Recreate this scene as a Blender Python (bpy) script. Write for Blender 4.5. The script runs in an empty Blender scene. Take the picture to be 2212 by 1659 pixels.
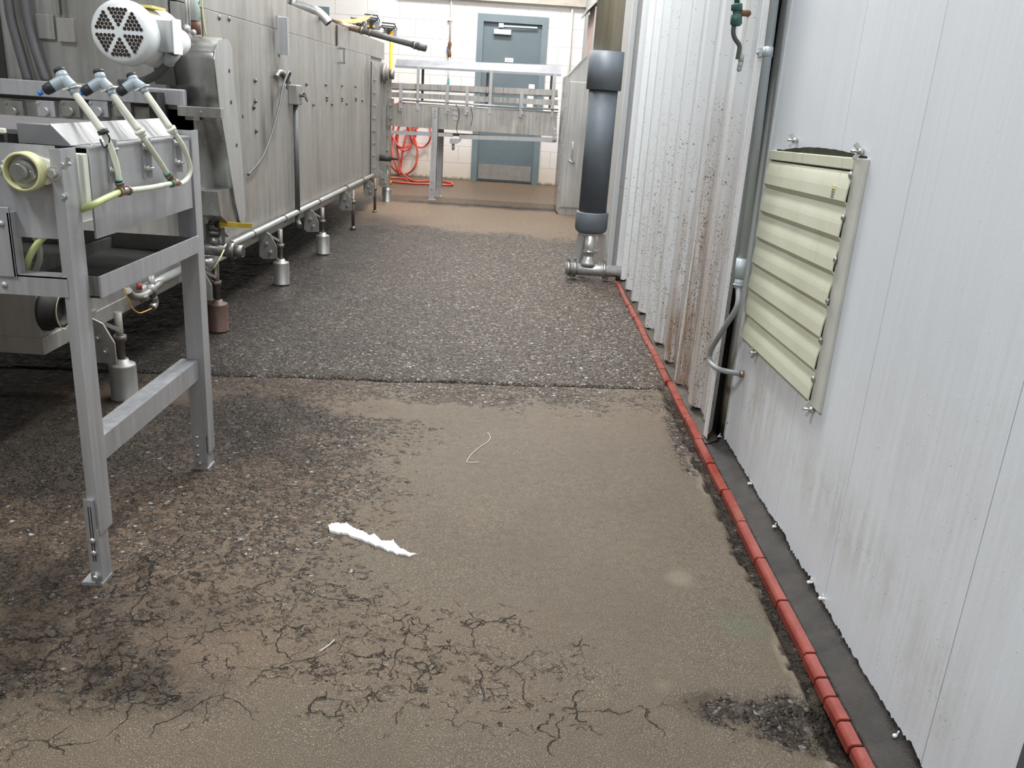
import bpy, bmesh, math, random
import numpy as np
from mathutils import Vector, Matrix
S = bpy.context.scene
COL = S.collection
PI = math.pi
random.seed(7)

# ------------------------------------------------------------ camera
F, PITCH, YAW, ROLL = 1826.0, 0.32473, 0.00827, -0.06527
CX, CY, H = 1106.0, 829.5, 1.05
_f = np.array([math.sin(YAW)*math.cos(PITCH), math.cos(YAW)*math.cos(PITCH), -math.sin(PITCH)])
_r = np.array([math.cos(YAW), -math.sin(YAW), 0.0])
_d = np.cross(_f, _r)
RT = math.cos(ROLL)*_r + math.sin(ROLL)*_d
DN = -math.sin(ROLL)*_r + math.cos(ROLL)*_d
cam = bpy.data.cameras.new('camera'); co = bpy.data.objects.new('camera', cam); COL.objects.link(co)
cam.sensor_width = 36; cam.lens = F/2212*36; cam.clip_start = .02; cam.clip_end = 60
M = Matrix.Identity(4)
for i in range(3):
    M[i][0] = RT[i]; M[i][1] = -DN[i]; M[i][2] = -_f[i]
M[2][3] = H
co.matrix_world = M
S.camera = co

# ------------------------------------------------------------ light
w = bpy.data.worlds.new('world'); S.world = w; w.use_nodes = True
w.node_tree.nodes['Background'].inputs[0].default_value = (.8, .9, 1, 1)
w.node_tree.nodes['Background'].inputs[1].default_value = .05
S.view_settings.view_transform = 'Standard'; S.view_settings.look = 'None'
S.view_settings.gamma = 1; S.view_settings.use_curve_mapping = False
S.view_settings.exposure = 0.72
def area(name, loc, sx, sy, power, col=(1, .98, .95), rot=(0, 0, 0)):
    l = bpy.data.lights.new(name, 'AREA'); l.shape = 'RECTANGLE'; l.size = sx; l.size_y = sy
    l.energy = power; l.color = col
    o = bpy.data.objects.new(name, l); o.location = loc; o.rotation_euler = rot; COL.objects.link(o)
    return o
CEIL = 3.7
area('tube_light_near', (.25, 3.1, CEIL-.08), .3, 1.2, 50, (.93, .97, 1))
area('tube_light_mid', (.05, 5.0, CEIL-.08), .35, 1.3, 72, (.95, .98, 1))
area('tube_light_far', (-.5, 7.4, CEIL-.08), .35, 1.3, 66, (1, .98, .95))
area('tube_light_back', (-.5, 9.7, CEIL-.08), 1.6, .5, 96, (1, .965, .94))
area('fill_light_left', (-1.9, .2, CEIL-.08), .35, 1.3, 62, (.93, .97, 1))  # added fill lamp that brightens the right wall, no fixture known there
area('tube_light_behind', (.1, -.4, CEIL-.08), .35, 1.3, 17, (.93, .97, 1))

# ------------------------------------------------------------ helpers
def U(x, y, X=None, Y=None, Z=None):
    """world point seen at pixel x, y of the photograph that lies on a given plane"""
    d = RT*((x-CX)/F) + DN*((y-CY)/F) + _f
    t = X/d[0] if X is not None else (Y/d[1] if Y is not None else (Z-H)/d[2])
    return Vector((d[0]*t, d[1]*t, H+d[2]*t))

class MB:
    def __init__(s): s.bm = bmesh.new(); s.smooth = False
    def poly(s, pts):
        vs = [s.bm.verts.new(p) for p in pts]
        try: return s.bm.faces.new(vs)
        except ValueError: return None
    def hexa(s, p):   # 8 points: bottom 4 ccw, top 4 ccw
        v = [s.bm.verts.new(q) for q in p]
        for f in ((3, 2, 1, 0), (4, 5, 6, 7), (0, 1, 5, 4), (1, 2, 6, 5), (2, 3, 7, 6), (3, 0, 4, 7)):
            s.bm.faces.new([v[i] for i in f])
        return v
    def box(s, x0, x1, y0, y1, z0, z1, bev=0):
        x0, x1 = sorted((x0, x1)); y0, y1 = sorted((y0, y1)); z0, z1 = sorted((z0, z1))
        v = s.hexa([(x0, y0, z0), (x1, y0, z0), (x1, y1, z0), (x0, y1, z0), (x0, y0, z1), (x1, y0, z1), (x1, y1, z1), (x0, y1, z1)])
        if bev:
            es = {e for q in v for e in q.link_edges}
            bmesh.ops.bevel(s.bm, geom=list(es), offset=bev, segments=2, affect='EDGES', profile=.5)
        return s
    def bar(s, a, b, wx, wy, up=(0, 0, 1)):   # box along a->b, section wx (side) by wy (up)
        a = Vector(a); b = Vector(b); d = (b-a).normalized(); up = Vector(up)
        if abs(d.dot(up)) > .98: up = Vector((0, 1, 0))
        sx = d.cross(up).normalized()*wx/2; sy = sx.cross(d).normalized()*wy/2
        s.hexa([a-sx-sy, a+sx-sy, b+sx-sy, b-sx-sy, a-sx+sy, a+sx+sy, b+sx+sy, b-sx+sy])
        return s
    def cyl(s, a, b, r0, r1=None, n=20, cap=True):
        a = Vector(a); b = Vector(b); r1 = r0 if r1 is None else r1
        d = (b-a).normalized(); q = d.orthogonal().normalized(); p = d.cross(q)
        A = []; B = []
        for i in range(n):
            t = 2*PI*i/n; o = q*math.cos(t)+p*math.sin(t)
            A.append(s.bm.verts.new(a+o*r0)); B.append(s.bm.verts.new(b+o*r1))
        for i in range(n):
            f = s.bm.faces.new((A[i], A[(i+1) % n], B[(i+1) % n], B[i])); f.smooth = True
        if cap: s.bm.faces.new(A[::-1]); s.bm.faces.new(B)
        return s
    def lathe(s, a, d, prof, n=28, cap=True):   # profile [(distance along d, radius)]
        a = Vector(a); d = Vector(d).normalized(); q = d.orthogonal().normalized(); p = d.cross(q)
        R = []
        for t, r in prof:
            R.append([s.bm.verts.new(a+d*t+(q*math.cos(2*PI*i/n)+p*math.sin(2*PI*i/n))*max(r, 1e-4)) for i in range(n)])
        for k in range(len(R)-1):
            for i in range(n):
                f = s.bm.faces.new((R[k][i], R[k][(i+1) % n], R[k+1][(i+1) % n], R[k+1][i]))
                f.smooth = True
        if cap: s.bm.faces.new(R[0][::-1]); s.bm.faces.new(R[-1])
        return s
    def tube(s, pts, r, n=12, sub=6, closed=False):
        P = [Vector(p) for p in pts]
        if sub > 1 and len(P) > 2:
            Q = []
            for i in range(len(P)-1):
                p0 = P[max(i-1, 0)]; p1 = P[i]; p2 = P[i+1]; p3 = P[min(i+2, len(P)-1)]
                for k in range(sub):
                    t = k/sub
                    Q.append(.5*((2*p1)+(p2-p0)*t+(2*p0-5*p1+4*p2-p3)*t*t+(3*p1-p0-3*p2+p3)*t**3))
            Q.append(P[-1]); P = Q
        u = None; prev = None
        rings = []
        for i, p in enumerate(P):
            d = (P[min(i+1, len(P)-1)]-P[max(i-1, 0)])
            if d.length < 1e-9: continue
            d.normalize()
            if u is None: u = d.orthogonal().normalized()
            else:
                u = (u-d*u.dot(d))
                u = u.normalized() if u.length > 1e-6 else d.orthogonal().normalized()
            v = d.cross(u)
            rr = r[min(i, len(r)-1)] if isinstance(r, (list, tuple)) else r
            rings.append([s.bm.verts.new(p+(u*math.cos(2*PI*k/n)+v*math.sin(2*PI*k/n))*rr) for k in range(n)])
        for a, b in zip(rings, rings[1:]):
            for k in range(n):
                f = s.bm.faces.new((a[k], a[(k+1) % n], b[(k+1) % n], b[k])); f.smooth = True
        s.bm.faces.new(rings[0][::-1]); s.bm.faces.new(rings[-1])
        return s
    def prism(s, pts, axis, a, b, bev=0):   # outline in the two other axes, extruded along axis from a to b
        def mk(p, t):
            return {'x': (t, p[0], p[1]), 'y': (p[0], t, p[1]), 'z': (p[0], p[1], t)}[axis]
        A = [s.bm.verts.new(mk(p, a)) for p in pts]; B = [s.bm.verts.new(mk(p, b)) for p in pts]
        n = len(pts); fs = [s.bm.faces.new(A), s.bm.faces.new(B[::-1])]
        for i in range(n): fs.append(s.bm.faces.new((A[(i+1) % n], A[i], B[i], B[(i+1) % n])))
        if bev:
            es = {e for f in fs[:2] for e in f.edges}
            bmesh.ops.bevel(s.bm, geom=list(es), offset=bev, segments=2, affect='EDGES')
        return s
    def ball(s, c, r, sc=(1, 1, 1), n=12):
        g = bmesh.ops.create_uvsphere(s.bm, u_segments=n, v_segments=max(6, n//2), radius=r)
        for v in g['verts']:
            v.co = Vector((v.co.x*sc[0], v.co.y*sc[1], v.co.z*sc[2]))+Vector(c)
            for f in v.link_faces: f.smooth = True
        return s
    def bolt(s, c, d, r=.006, h=.004, washer=True):
        c = Vector(c); d = Vector(d).normalized()
        if washer: s.cyl(c, c+d*h*.35, r*1.5, n=14)
        s.cyl(c, c+d*h*1.5, r, r*.85, n=6)
        return s
    def rivet(s, c, d, r=.005):
        s.lathe(c, d, [(0, r), (r*.35, r*.9), (r*.65, r*.5), (r*.75, 0.0002)], n=12); return s

ROOTS = {}
def root_loc(o):
    while o is not None:
        if o.name in ROOTS: return ROOTS[o.name]
        o = o.parent
    return Vector((0, 0, 0))
def part(name, mb, mat, parent=None, label=None):
    me = bpy.data.meshes.new(name)
    bmesh.ops.recalc_face_normals(mb.bm, faces=mb.bm.faces)
    off = root_loc(parent)
    if off.length: bmesh.ops.translate(mb.bm, vec=-off, verts=mb.bm.verts)
    mb.bm.to_mesh(me); mb.bm.free()
    o = bpy.data.objects.new(name, me); COL.objects.link(o)
    me.materials.append(mat)
    if parent is not None: o.parent = parent
    if label: o['label'] = label
    return o
def tag(o, label, cat, group=None):
    o['label'] = label; o['category'] = cat
    if group: o['group'] = group
    return o
def thing(name, label, cat, loc=(0, 0, 0), group=None):
    o = bpy.data.objects.new(name, None); COL.objects.link(o); o.location = loc
    o.empty_display_size = .05
    tag(o, label, cat, group); ROOTS[o.name] = Vector(loc)
    return o
def single(name, mb, mat, label, cat, group=None):
    return tag(part(name, mb, mat), label, cat, group)
def struct(name, mb, mat, parent=None):
    o = part(name, mb, mat, parent)
    if parent is None: o['kind'] = 'structure'
    return o
def copy_tree(o, parent=None, off=(0, 0, 0)):
    c = o.copy(); COL.objects.link(c)
    if parent is not None: c.parent = parent
    else: c.location = o.location+Vector(off); ROOTS[c.name] = c.location.copy()
    for ch in list(o.children): copy_tree(ch, c)
    return c

# ------------------------------------------------------------ materials
class NT:
    def __init__(s, name):
        s.m = bpy.data.materials.new(name); s.m.use_nodes = True; s.t = s.m.node_tree
        s.b = s.t.nodes['Principled BSDF']; s.pos = None
    def n(s, typ, **kw):
        x = s.t.nodes.new(typ)
        for k, v in kw.items():
            if k in ('inp',):
                for a, b in v.items():
                    if isinstance(b, bpy.types.NodeSocket): s.t.links.new(b, x.inputs[a])
                    else: x.inputs[a].default_value = b
            else: setattr(x, k, v)
        return x
    def P(s):
        if s.pos is None: s.pos = s.n('ShaderNodeNewGeometry').outputs['Position']
        return s.pos
    def scaled(s, v):
        return s.n('ShaderNodeVectorMath', operation='MULTIPLY', inp={0: s.P(), 1: v}).outputs[0]
    def noise(s, scale, detail=4, rough=.55, vec=None, dist=0):
        return s.n('ShaderNodeTexNoise', inp={'Vector': vec if vec is not None else s.P(), 'Scale': scale, 'Detail': detail, 'Roughness': rough, 'Distortion': dist}).outputs['Fac']
    def math(s, op, a, b=0, c=0, clamp=False):
        return s.n('ShaderNodeMath', operation=op, use_clamp=clamp, inp={0: a, 1: b, 2: c}).outputs[0]
    def rng(s, v, a, b, c=0, d=1):
        return s.n('ShaderNodeMapRange', inp={0: v, 1: a, 2: b, 3: c, 4: d}).outputs[0]
    def mix(s, f, a, b, typ='MIX'):
        x = s.n('ShaderNodeMix', data_type='RGBA', blend_type=typ)
        for sock, v in ((x.inputs[0], f), (x.inputs[6], a), (x.inputs[7], b)):
            if isinstance(v, bpy.types.NodeSocket): s.t.links.new(v, sock)
            else: sock.default_value = v if not isinstance(v, tuple) else (*v[:3], 1)
        return x.outputs[2]
    def sep(s):
        return s.n('ShaderNodeSeparateXYZ', inp={0: s.P()}).outputs
    def blob(s, c, r, soft=1.0):
        d = s.n('ShaderNodeVectorMath', operation='SUBTRACT', inp={0: s.P(), 1: c}).outputs[0]
        d = s.n('ShaderNodeVectorMath', operation='DIVIDE', inp={0: d, 1: r}).outputs[0]
        l = s.n('ShaderNodeVectorMath', operation='LENGTH', inp={0: d}).outputs['Value']
        return s.rng(l, 1.0, 1.0-soft)
    def set(s, **kw):
        for k, v in kw.items():
            k = {'col': 'Base Color', 'rough': 'Roughness', 'metal': 'Metallic', 'spec': 'Specular IOR Level', 'trans': 'Transmission Weight', 'coat': 'Coat Weight', 'alpha': 'Alpha', 'normal': 'Normal'}.get(k, k)
            sock = s.b.inputs[k]
            if isinstance(v, bpy.types.NodeSocket): s.t.links.new(v, sock)
            else: sock.default_value = (*v, 1) if isinstance(v, tuple) and len(v) == 3 else v
        return s
    def bump(s, h, dist=.002, strength=1, normal=None):
        i = {'Height': h, 'Distance': dist, 'Strength': strength}
        if normal is not None: i['Normal'] = normal
        return s.n('ShaderNodeBump', inp=i).outputs[0]

def simple(name, col, rough=.5, metal=0, var=.12, vs=12, bump=0, bs=80):
    t = NT(name)
    n = t.noise(vs, 5)
    c = t.mix(t.rng(n, .3, .7), tuple(c*(1-var) for c in col), tuple(min(1, c*(1+var)) for c in col))
    t.set(col=c, rough=t.rng(t.noise(vs*3, 3), .3, .7, max(.02, rough-.08), min(1, rough+.1)), metal=metal)
    if bump: t.set(normal=t.bump(t.noise(bs, 4), bump))
    return t.m
def steel(name, col=(.55, .54, .52), rough=.38, streak=(60, 60, 2.0), stain=.35, staincol=(.2, .16, .12), metal=.85, brush=.0004):
    t = NT(name)
    s1 = t.noise(1, 5, .6, t.scaled(streak))
    s2 = t.noise(3.2, 5, .6)
    s3 = t.noise(1, 4, .6, t.scaled((9, 9, 1.2)))
    c = t.mix(t.rng(s1, .3, .7), tuple(a*.86 for a in col), tuple(min(1, a*1.1) for a in col))
    c = t.mix(t.math('MULTIPLY', t.rng(s3, .48, .72), stain), c, staincol)
    c = t.mix(t.math('MULTIPLY', t.rng(s2, .5, .75), stain*.6), c, tuple(a*.6 for a in staincol))
    r = t.math('ADD', t.rng(s1, .3, .7, rough-.07, rough+.07), t.rng(s2, .4, .7, -.05, .12))
    t.set(col=c, rough=r, metal=metal)
    if brush: t.set(normal=t.bump(s1, brush))
    return t.m

MT = {}
def tunnel_mat():
    m = steel('tunnel_sheet_steel', (.44, .43, .405), .42, (45, 45, 1.6), .42, (.21, .19, .16), .7)
    t = NT.__new__(NT); t.m = m; t.t = m.node_tree; t.b = t.t.nodes['Principled BSDF']; t.pos = None
    src = t.b.inputs['Base Color'].links[0].from_socket
    n = t.rng(t.noise(1, 4, .6, t.scaled((14, 14, 3))), .35, .62)
    def st(px, py, ry, rz, k):
        p = U(px, py, X=-1.36); return t.math('MULTIPLY', t.blob(tuple(p), (.2, ry, rz), .9), k)
    tot = st(600, 165, .16, .16, 1.0)
    for a in (st(590, 225, .12, .22, .9), st(573, 290, .12, .22, .7), st(588, 75, .10, .16, .9), st(793, 175, .16, .26, 1.1), st(634, 300, .07, .40, .8), st(640, 420, .07, .3, .6), st(727, 75, .08, .12, .8), st(700, 15, .5, .06, .6), st(500, 470, .5, .12, .5)):
        tot = t.math('MAXIMUM', tot, a)
    c = t.mix(t.math('MULTIPLY', tot, n), src, (.07, .055, .045))
    t.set(col=c); return m
MT['panel'] = tunnel_mat()
MT['panel_dark'] = steel('grimy_steel', (.33, .32, .30), .45, (30, 30, 3), .6, (.07, .06, .05), .7)
MT['bright'] = steel('polished_steel', (.68, .67, .65), .25, (30, 30, 30), .15)
MT['cab'] = steel('cabinet_steel', (.56, .56, .55), .4, (60, 60, 1.5), .25, (.3, .27, .22), .75)
MT['hood'] = steel('hood_steel', (.22, .22, .22), .5, (10, 70, 10), .12, metal=.35)
MT['frame'] = steel('stand_steel', (.50, .50, .515), .46, (50, 50, 3), .22, (.25, .22, .19), .6)
MT['convside'] = steel('conveyor_side_steel', (.62, .60, .57), .34, (60, 60, 2), .35, (.3, .25, .2), .85)
MT['guard'] = steel('guard_steel', (.5, .5, .48), .3, (20, 20, 4), .5, (.1, .09, .08), .9)
MT['black'] = simple('black_rubber', (.02, .02, .02), .5)
MT['void'] = simple('dark_iron_and_shade', (.03, .028, .025), .7)  # dark iron; also painted shade in the drip pan and tunnel front
MT['cream'] = simple('cream_plastic', (.70, .70, .60), .45, 0, .06)
MT['yellowed'] = simple('yellowed_plastic', (.62, .60, .32), .45, 0, .12)
MT['tube'] = simple('milky_tubing', (.66, .68, .55), .3, 0, .05)
MT['tubeyel'] = simple('yellow_green_tubing', (.60, .66, .28), .3, 0, .08)
MT['greyplas'] = simple('grey_plastic', (.36, .41, .44), .4, 0, .08)
MT['blue'] = simple('blue_plastic', (.02, .18, .6), .4)
MT['teal'] = simple('teal_collar', (.04, .25, .22), .4)
MT['motor'] = simple('motor_white_paint', (.78, .80, .80), .32, 0, .03)
MT['brass'] = steel('tarnished_brass', (.35, .27, .2), .4, (30, 30, 30), .5, (.1, .08, .06))
MT['galv'] = steel('galvanised_tube', (.52, .58, .61), .42, (40, 40, 4), .12, metal=.15)
MT['flex'] = simple('grey_flexible_conduit', (.30, .31, .31), .45, 0, .06, bump=.0006, bs=160)
MT['pvc'] = simple('dark_grey_pvc', (.092, .106, .122), .55, 0, .1, 9)
MT['pvc2'] = simple('grey_pvc_coupling', (.105, .12, .135), .5, 0, .1, 9)
MT['lv'] = None
MT['green'] = simple('green_valve_paint', (.04, .12, .10), .4, 0, .25, 30)
MT['redhose'] = simple('red_rubber_hose', (.62, .09, .06), .42, 0, .1)
MT['yellow'] = simple('yellow_paint', (.75, .42, .02), .4, 0, .1)
MT['ylever'] = simple('yellow_lever_grip', (.55, .38, .04), .45, 0, .15)
MT['orange'] = simple('orange_sheet', (.85, .48, .2), .6, 0, .15)
MT['paper'] = simple('white_paper', (.75, .77, .8), .7, 0, .02)
MT['ink'] = simple('faded_ink', (.15, .16, .2), .7)
MT['door'] = simple('blue_grey_door_paint', (.125, .165, .185), .42, 0, .08, 3)
MT['frame_paint'] = simple('door_frame_paint', (.16, .21, .235), .42, 0, .08, 3)
MT['whitepipe'] = simple('white_painted_pipe', (.72, .70, .66), .5, 0, .08)
MT['rust'] = simple('rusty_iron', (.16, .08, .04), .8, 0, .4, 60)
MT['string'] = simple('white_thread', (.75, .74, .7), .6)
MT['ceil'] = simple('ceiling_paint', (.55, .56, .56), .8)
MT['plainwall'] = simple('white_wall_paint', (.40, .40, .39), .7, 0, .05, 4)
MT['hosegrey'] = simple('dark_grey_hose', (.09, .09, .09), .5)
MT['galvdark'] = steel('rusty_rod', (.2, .18, .16), .5, (40, 40, 10), .8, (.09, .05, .03), .6)
MT['label'] = simple('printed_hose_white', (.6, .65, .6), .5)

def clear_pipe():
    t = NT('tinted_clear_pipe')
    n = t.noise(1, 4, .6, t.scaled((14, 14, .8)))
    c = t.mix(t.rng(n, .35, .65), (.40, .35, .25), (.62, .57, .44))
    t.set(col=c, rough=.25, trans=.08); t.b.inputs['IOR'].default_value = 1.2
    return t.m
MT['clear'] = clear_pipe()

def louver_mat():
    t = NT('yellowed_vent_plastic')
    n = t.noise(5, 5); sp = t.noise(1, 4, .6, t.scaled((60, 60, 6)))
    c = t.mix(t.rng(n, .3, .7), (.62, .62, .46), (.72, .72, .57))
    c = t.mix(t.math('MULTIPLY', t.rng(sp, .6, .75), .5), c, (.42, .38, .22))
    fine = t.noise(260, 2)
    c = t.mix(t.math('MULTIPLY', t.rng(fine, .66, .74), .35), c, (.3, .26, .16))
    t.set(col=c, rough=.42)
    return t.m
MT['lv'] = louver_mat()
MT['lvf'] = simple('vent_frame_plastic', (.60, .60, .54), .42, 0, .08, 14)

def dots(t, dens, scale=260.0, size=.42):
    v = t.n('ShaderNodeTexVoronoi', inp={'Vector': t.P(), 'Scale': scale, 'Randomness': 1.0})
    r = t.n('ShaderNodeSeparateColor', inp={0: v.outputs['Color']}).outputs
    on = t.math('LESS_THAN', r[0], dens)
    sz = t.math('MULTIPLY', r[1], size)
    inside = t.math('LESS_THAN', v.outputs['Distance'], sz)
    return t.math('MULTIPLY', on, inside)
def wall_mat(name, kind):
    t = NT(name)
    base = (.83, .86, .90) if kind == 'flat' else (.77, .78, .785)
    big = t.noise(1.6, 4)
    c = t.mix(t.rng(big, .3, .7), tuple(a*.95 for a in base), base)
    # mould and splash dirt
    sp = t.n('ShaderNodeTexVoronoi', inp={'Vector': t.P(), 'Scale': 210.0, 'Randomness': 1.0}).outputs['Distance']
    sparse = t.noise(34, 4, .7)
    stre = t.noise(1, 5, .65, t.scaled((55, 55, 3)))
    if kind == 'flat':
        m1 = t.blob((.736, 2.32, .27), (.4, .40, .32)); m2 = t.blob((.736, 1.65, .24), (.4, .75, .15))
        m3 = t.blob((.736, 1.2, .18), (.4, .3, .22)); m4 = t.blob((.736, 1.3, .5), (.4, .6, .4))
        m = t.math('MAXIMUM', t.math('MAXIMUM', m1, t.math('MULTIPLY', m2, .8)), t.math('MAXIMUM', t.math('MULTIPLY', m3, .6), t.math('MULTIPLY', m4, .35)))
        cl = t.rng(t.noise(17, 4, .65), .45, .72)
        speck = t.math('MAXIMUM', dots(t, t.math('ADD', .006, t.math('MULTIPLY', t.math('MULTIPLY', m, cl), .8))), dots(t, t.math('MULTIPLY', t.math('MULTIPLY', m, cl), .35), 120.0, .3))
        soft = t.math('MULTIPLY', m, t.rng(t.math('ADD', t.math('MULTIPLY', stre, .6), t.math('MULTIPLY', t.noise(14, 5, .7), .4)), .40, .60))
        c = t.mix(t.math('MULTIPLY', soft, .6), c, (.44, .37, .29))
        c = t.mix(t.math('MULTIPLY', speck, .75), c, (.16, .11, .07))
        bm = t.noise(1, 3, .5, t.scaled((12, 12, .5)))
        h = t.math('ADD', t.math('MULTIPLY', bm, 1.0), t.math('MULTIPLY', t.noise(160, 2), .06))
        t.set(col=c, rough=.33, normal=t.bump(h, .0028))
    else:
        m1 = t.blob((.69, 3.15, .25), (.4, .62, .95)); m2 = t.blob((.69, 3.35, .05), (.4, .55, .45)); m3 = t.blob((.69, 4.0, .3), (.5, 1.6, .9))
        m = t.math('MAXIMUM', m1, t.math('MAXIMUM', m2, t.math('MULTIPLY', m3, .5)))
        cl = t.rng(t.noise(20, 4, .65), .36, .66)
        speck = t.math('MAXIMUM', dots(t, t.math('ADD', .02, t.math('MULTIPLY', t.math('MULTIPLY', m, cl), 1.5)), 250.0, .6), dots(t, t.math('MULTIPLY', t.math('MULTIPLY', m, cl), .9), 120.0, .5))
        soft = t.math('MULTIPLY', m, t.rng(stre, .42, .66))
        c = t.mix(t.math('MULTIPLY', soft, .9), c, (.40, .29, .19))
        c = t.mix(t.math('MULTIPLY', t.math('MULTIPLY', t.math('MAXIMUM', m2, t.math('MULTIPLY', m1, .6)), t.rng(stre, .36, .54)), 1.0), c, (.28, .155, .08))
        c = t.mix(t.math('MULTIPLY', speck, .85), c, (.13, .08, .045))
        t.set(col=c, rough=.38)
    return t.m
MT['flat'] = wall_mat('white_wall_panel', 'flat')
MT['corr'] = wall_mat('white_ribbed_steel', 'corr')

def jamb_mat():
    t = NT('grimy_panel_edge'); z = t.sep()[2]
    c = t.mix(t.rng(t.math('ADD', z, t.math('MULTIPLY', t.noise(9, 4), .3)), .35, .75), (.30, .26, .19), (.80, .81, .79))
    c = t.mix(t.rng(t.math('ADD', z, t.math('MULTIPLY', t.noise(30, 4), .1)), .20, .10), c, (.02, .016, .012))
    t.set(col=c, rough=.6); return t.m
MT['jamb'] = jamb_mat()

def block_mat():
    t = NT('painted_block_wall')
    v = t.n('ShaderNodeCombineXYZ', inp={0: t.sep()[0], 1: t.sep()[2], 2: 0.0}).outputs[0]
    br = t.n('ShaderNodeTexBrick', offset=.5, inp={'Vector': v, 'Color1': (1, 1, 1, 1), 'Color2': (1, 1, 1, 1), 'Mortar': (0, 0, 0, 1), 'Scale': 1.0, 'Mortar Size': .0028, 'Mortar Smooth': .6, 'Brick Width': .40, 'Row Height': .2125})
    n = t.noise(1.3, 4)
    c = t.mix(t.rng(n, .3, .7), (.75, .73, .715), (.80, .785, .775))
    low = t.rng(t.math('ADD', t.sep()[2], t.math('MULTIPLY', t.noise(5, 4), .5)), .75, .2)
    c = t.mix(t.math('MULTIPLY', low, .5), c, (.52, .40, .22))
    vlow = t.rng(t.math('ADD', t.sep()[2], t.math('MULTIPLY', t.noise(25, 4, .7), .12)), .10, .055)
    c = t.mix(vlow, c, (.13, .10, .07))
    c = t.mix(t.rng(br.outputs['Color'], 1, 0, 0, .5), c, (.55, .51, .50))
    h = t.math('ADD', br.outputs['Color'], t.math('MULTIPLY', t.noise(90, 3), .15))
    t.set(col=c, rough=.45, normal=t.bump(h, .004))
    return t.m
MT['block'] = block_mat()

def tile_mat():
    t = NT('red_quarry_tile')
    n = t.noise(14, 5); n2 = t.noise(60, 4, .7)
    c = t.mix(t.rng(n, .3, .7), (.215, .036, .026), (.30, .058, .038))
    c = t.mix(t.math('MULTIPLY', t.rng(n2, .62, .72), .6), c, (.10, .03, .02))
    c = t.mix(t.math('MULTIPLY', t.rng(t.noise(7, 4), .56, .7), .45), c, (.20, .11, .07))
    t.set(col=c, rough=t.rng(n, .3, .7, .16, .38), normal=t.bump(n2, .0008))
    return t.m
MT['tile'] = tile_mat()
def mortar_mat():
    t = NT('dark_cement_fillet')
    n = t.noise(18, 6, .7); n2 = t.noise(240, 3, .7)
    c = t.mix(t.rng(n, .3, .7), (.080, .071, .063), (.145, .127, .112))
    c = t.mix(t.math('MULTIPLY', t.rng(n2, .6, .7), .4), c, (.22, .2, .17))
    t.set(col=c, rough=.5, normal=t.bump(t.math('ADD', n2, n), .003))
    return t.m
MT['mortar'] = mortar_mat()

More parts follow.
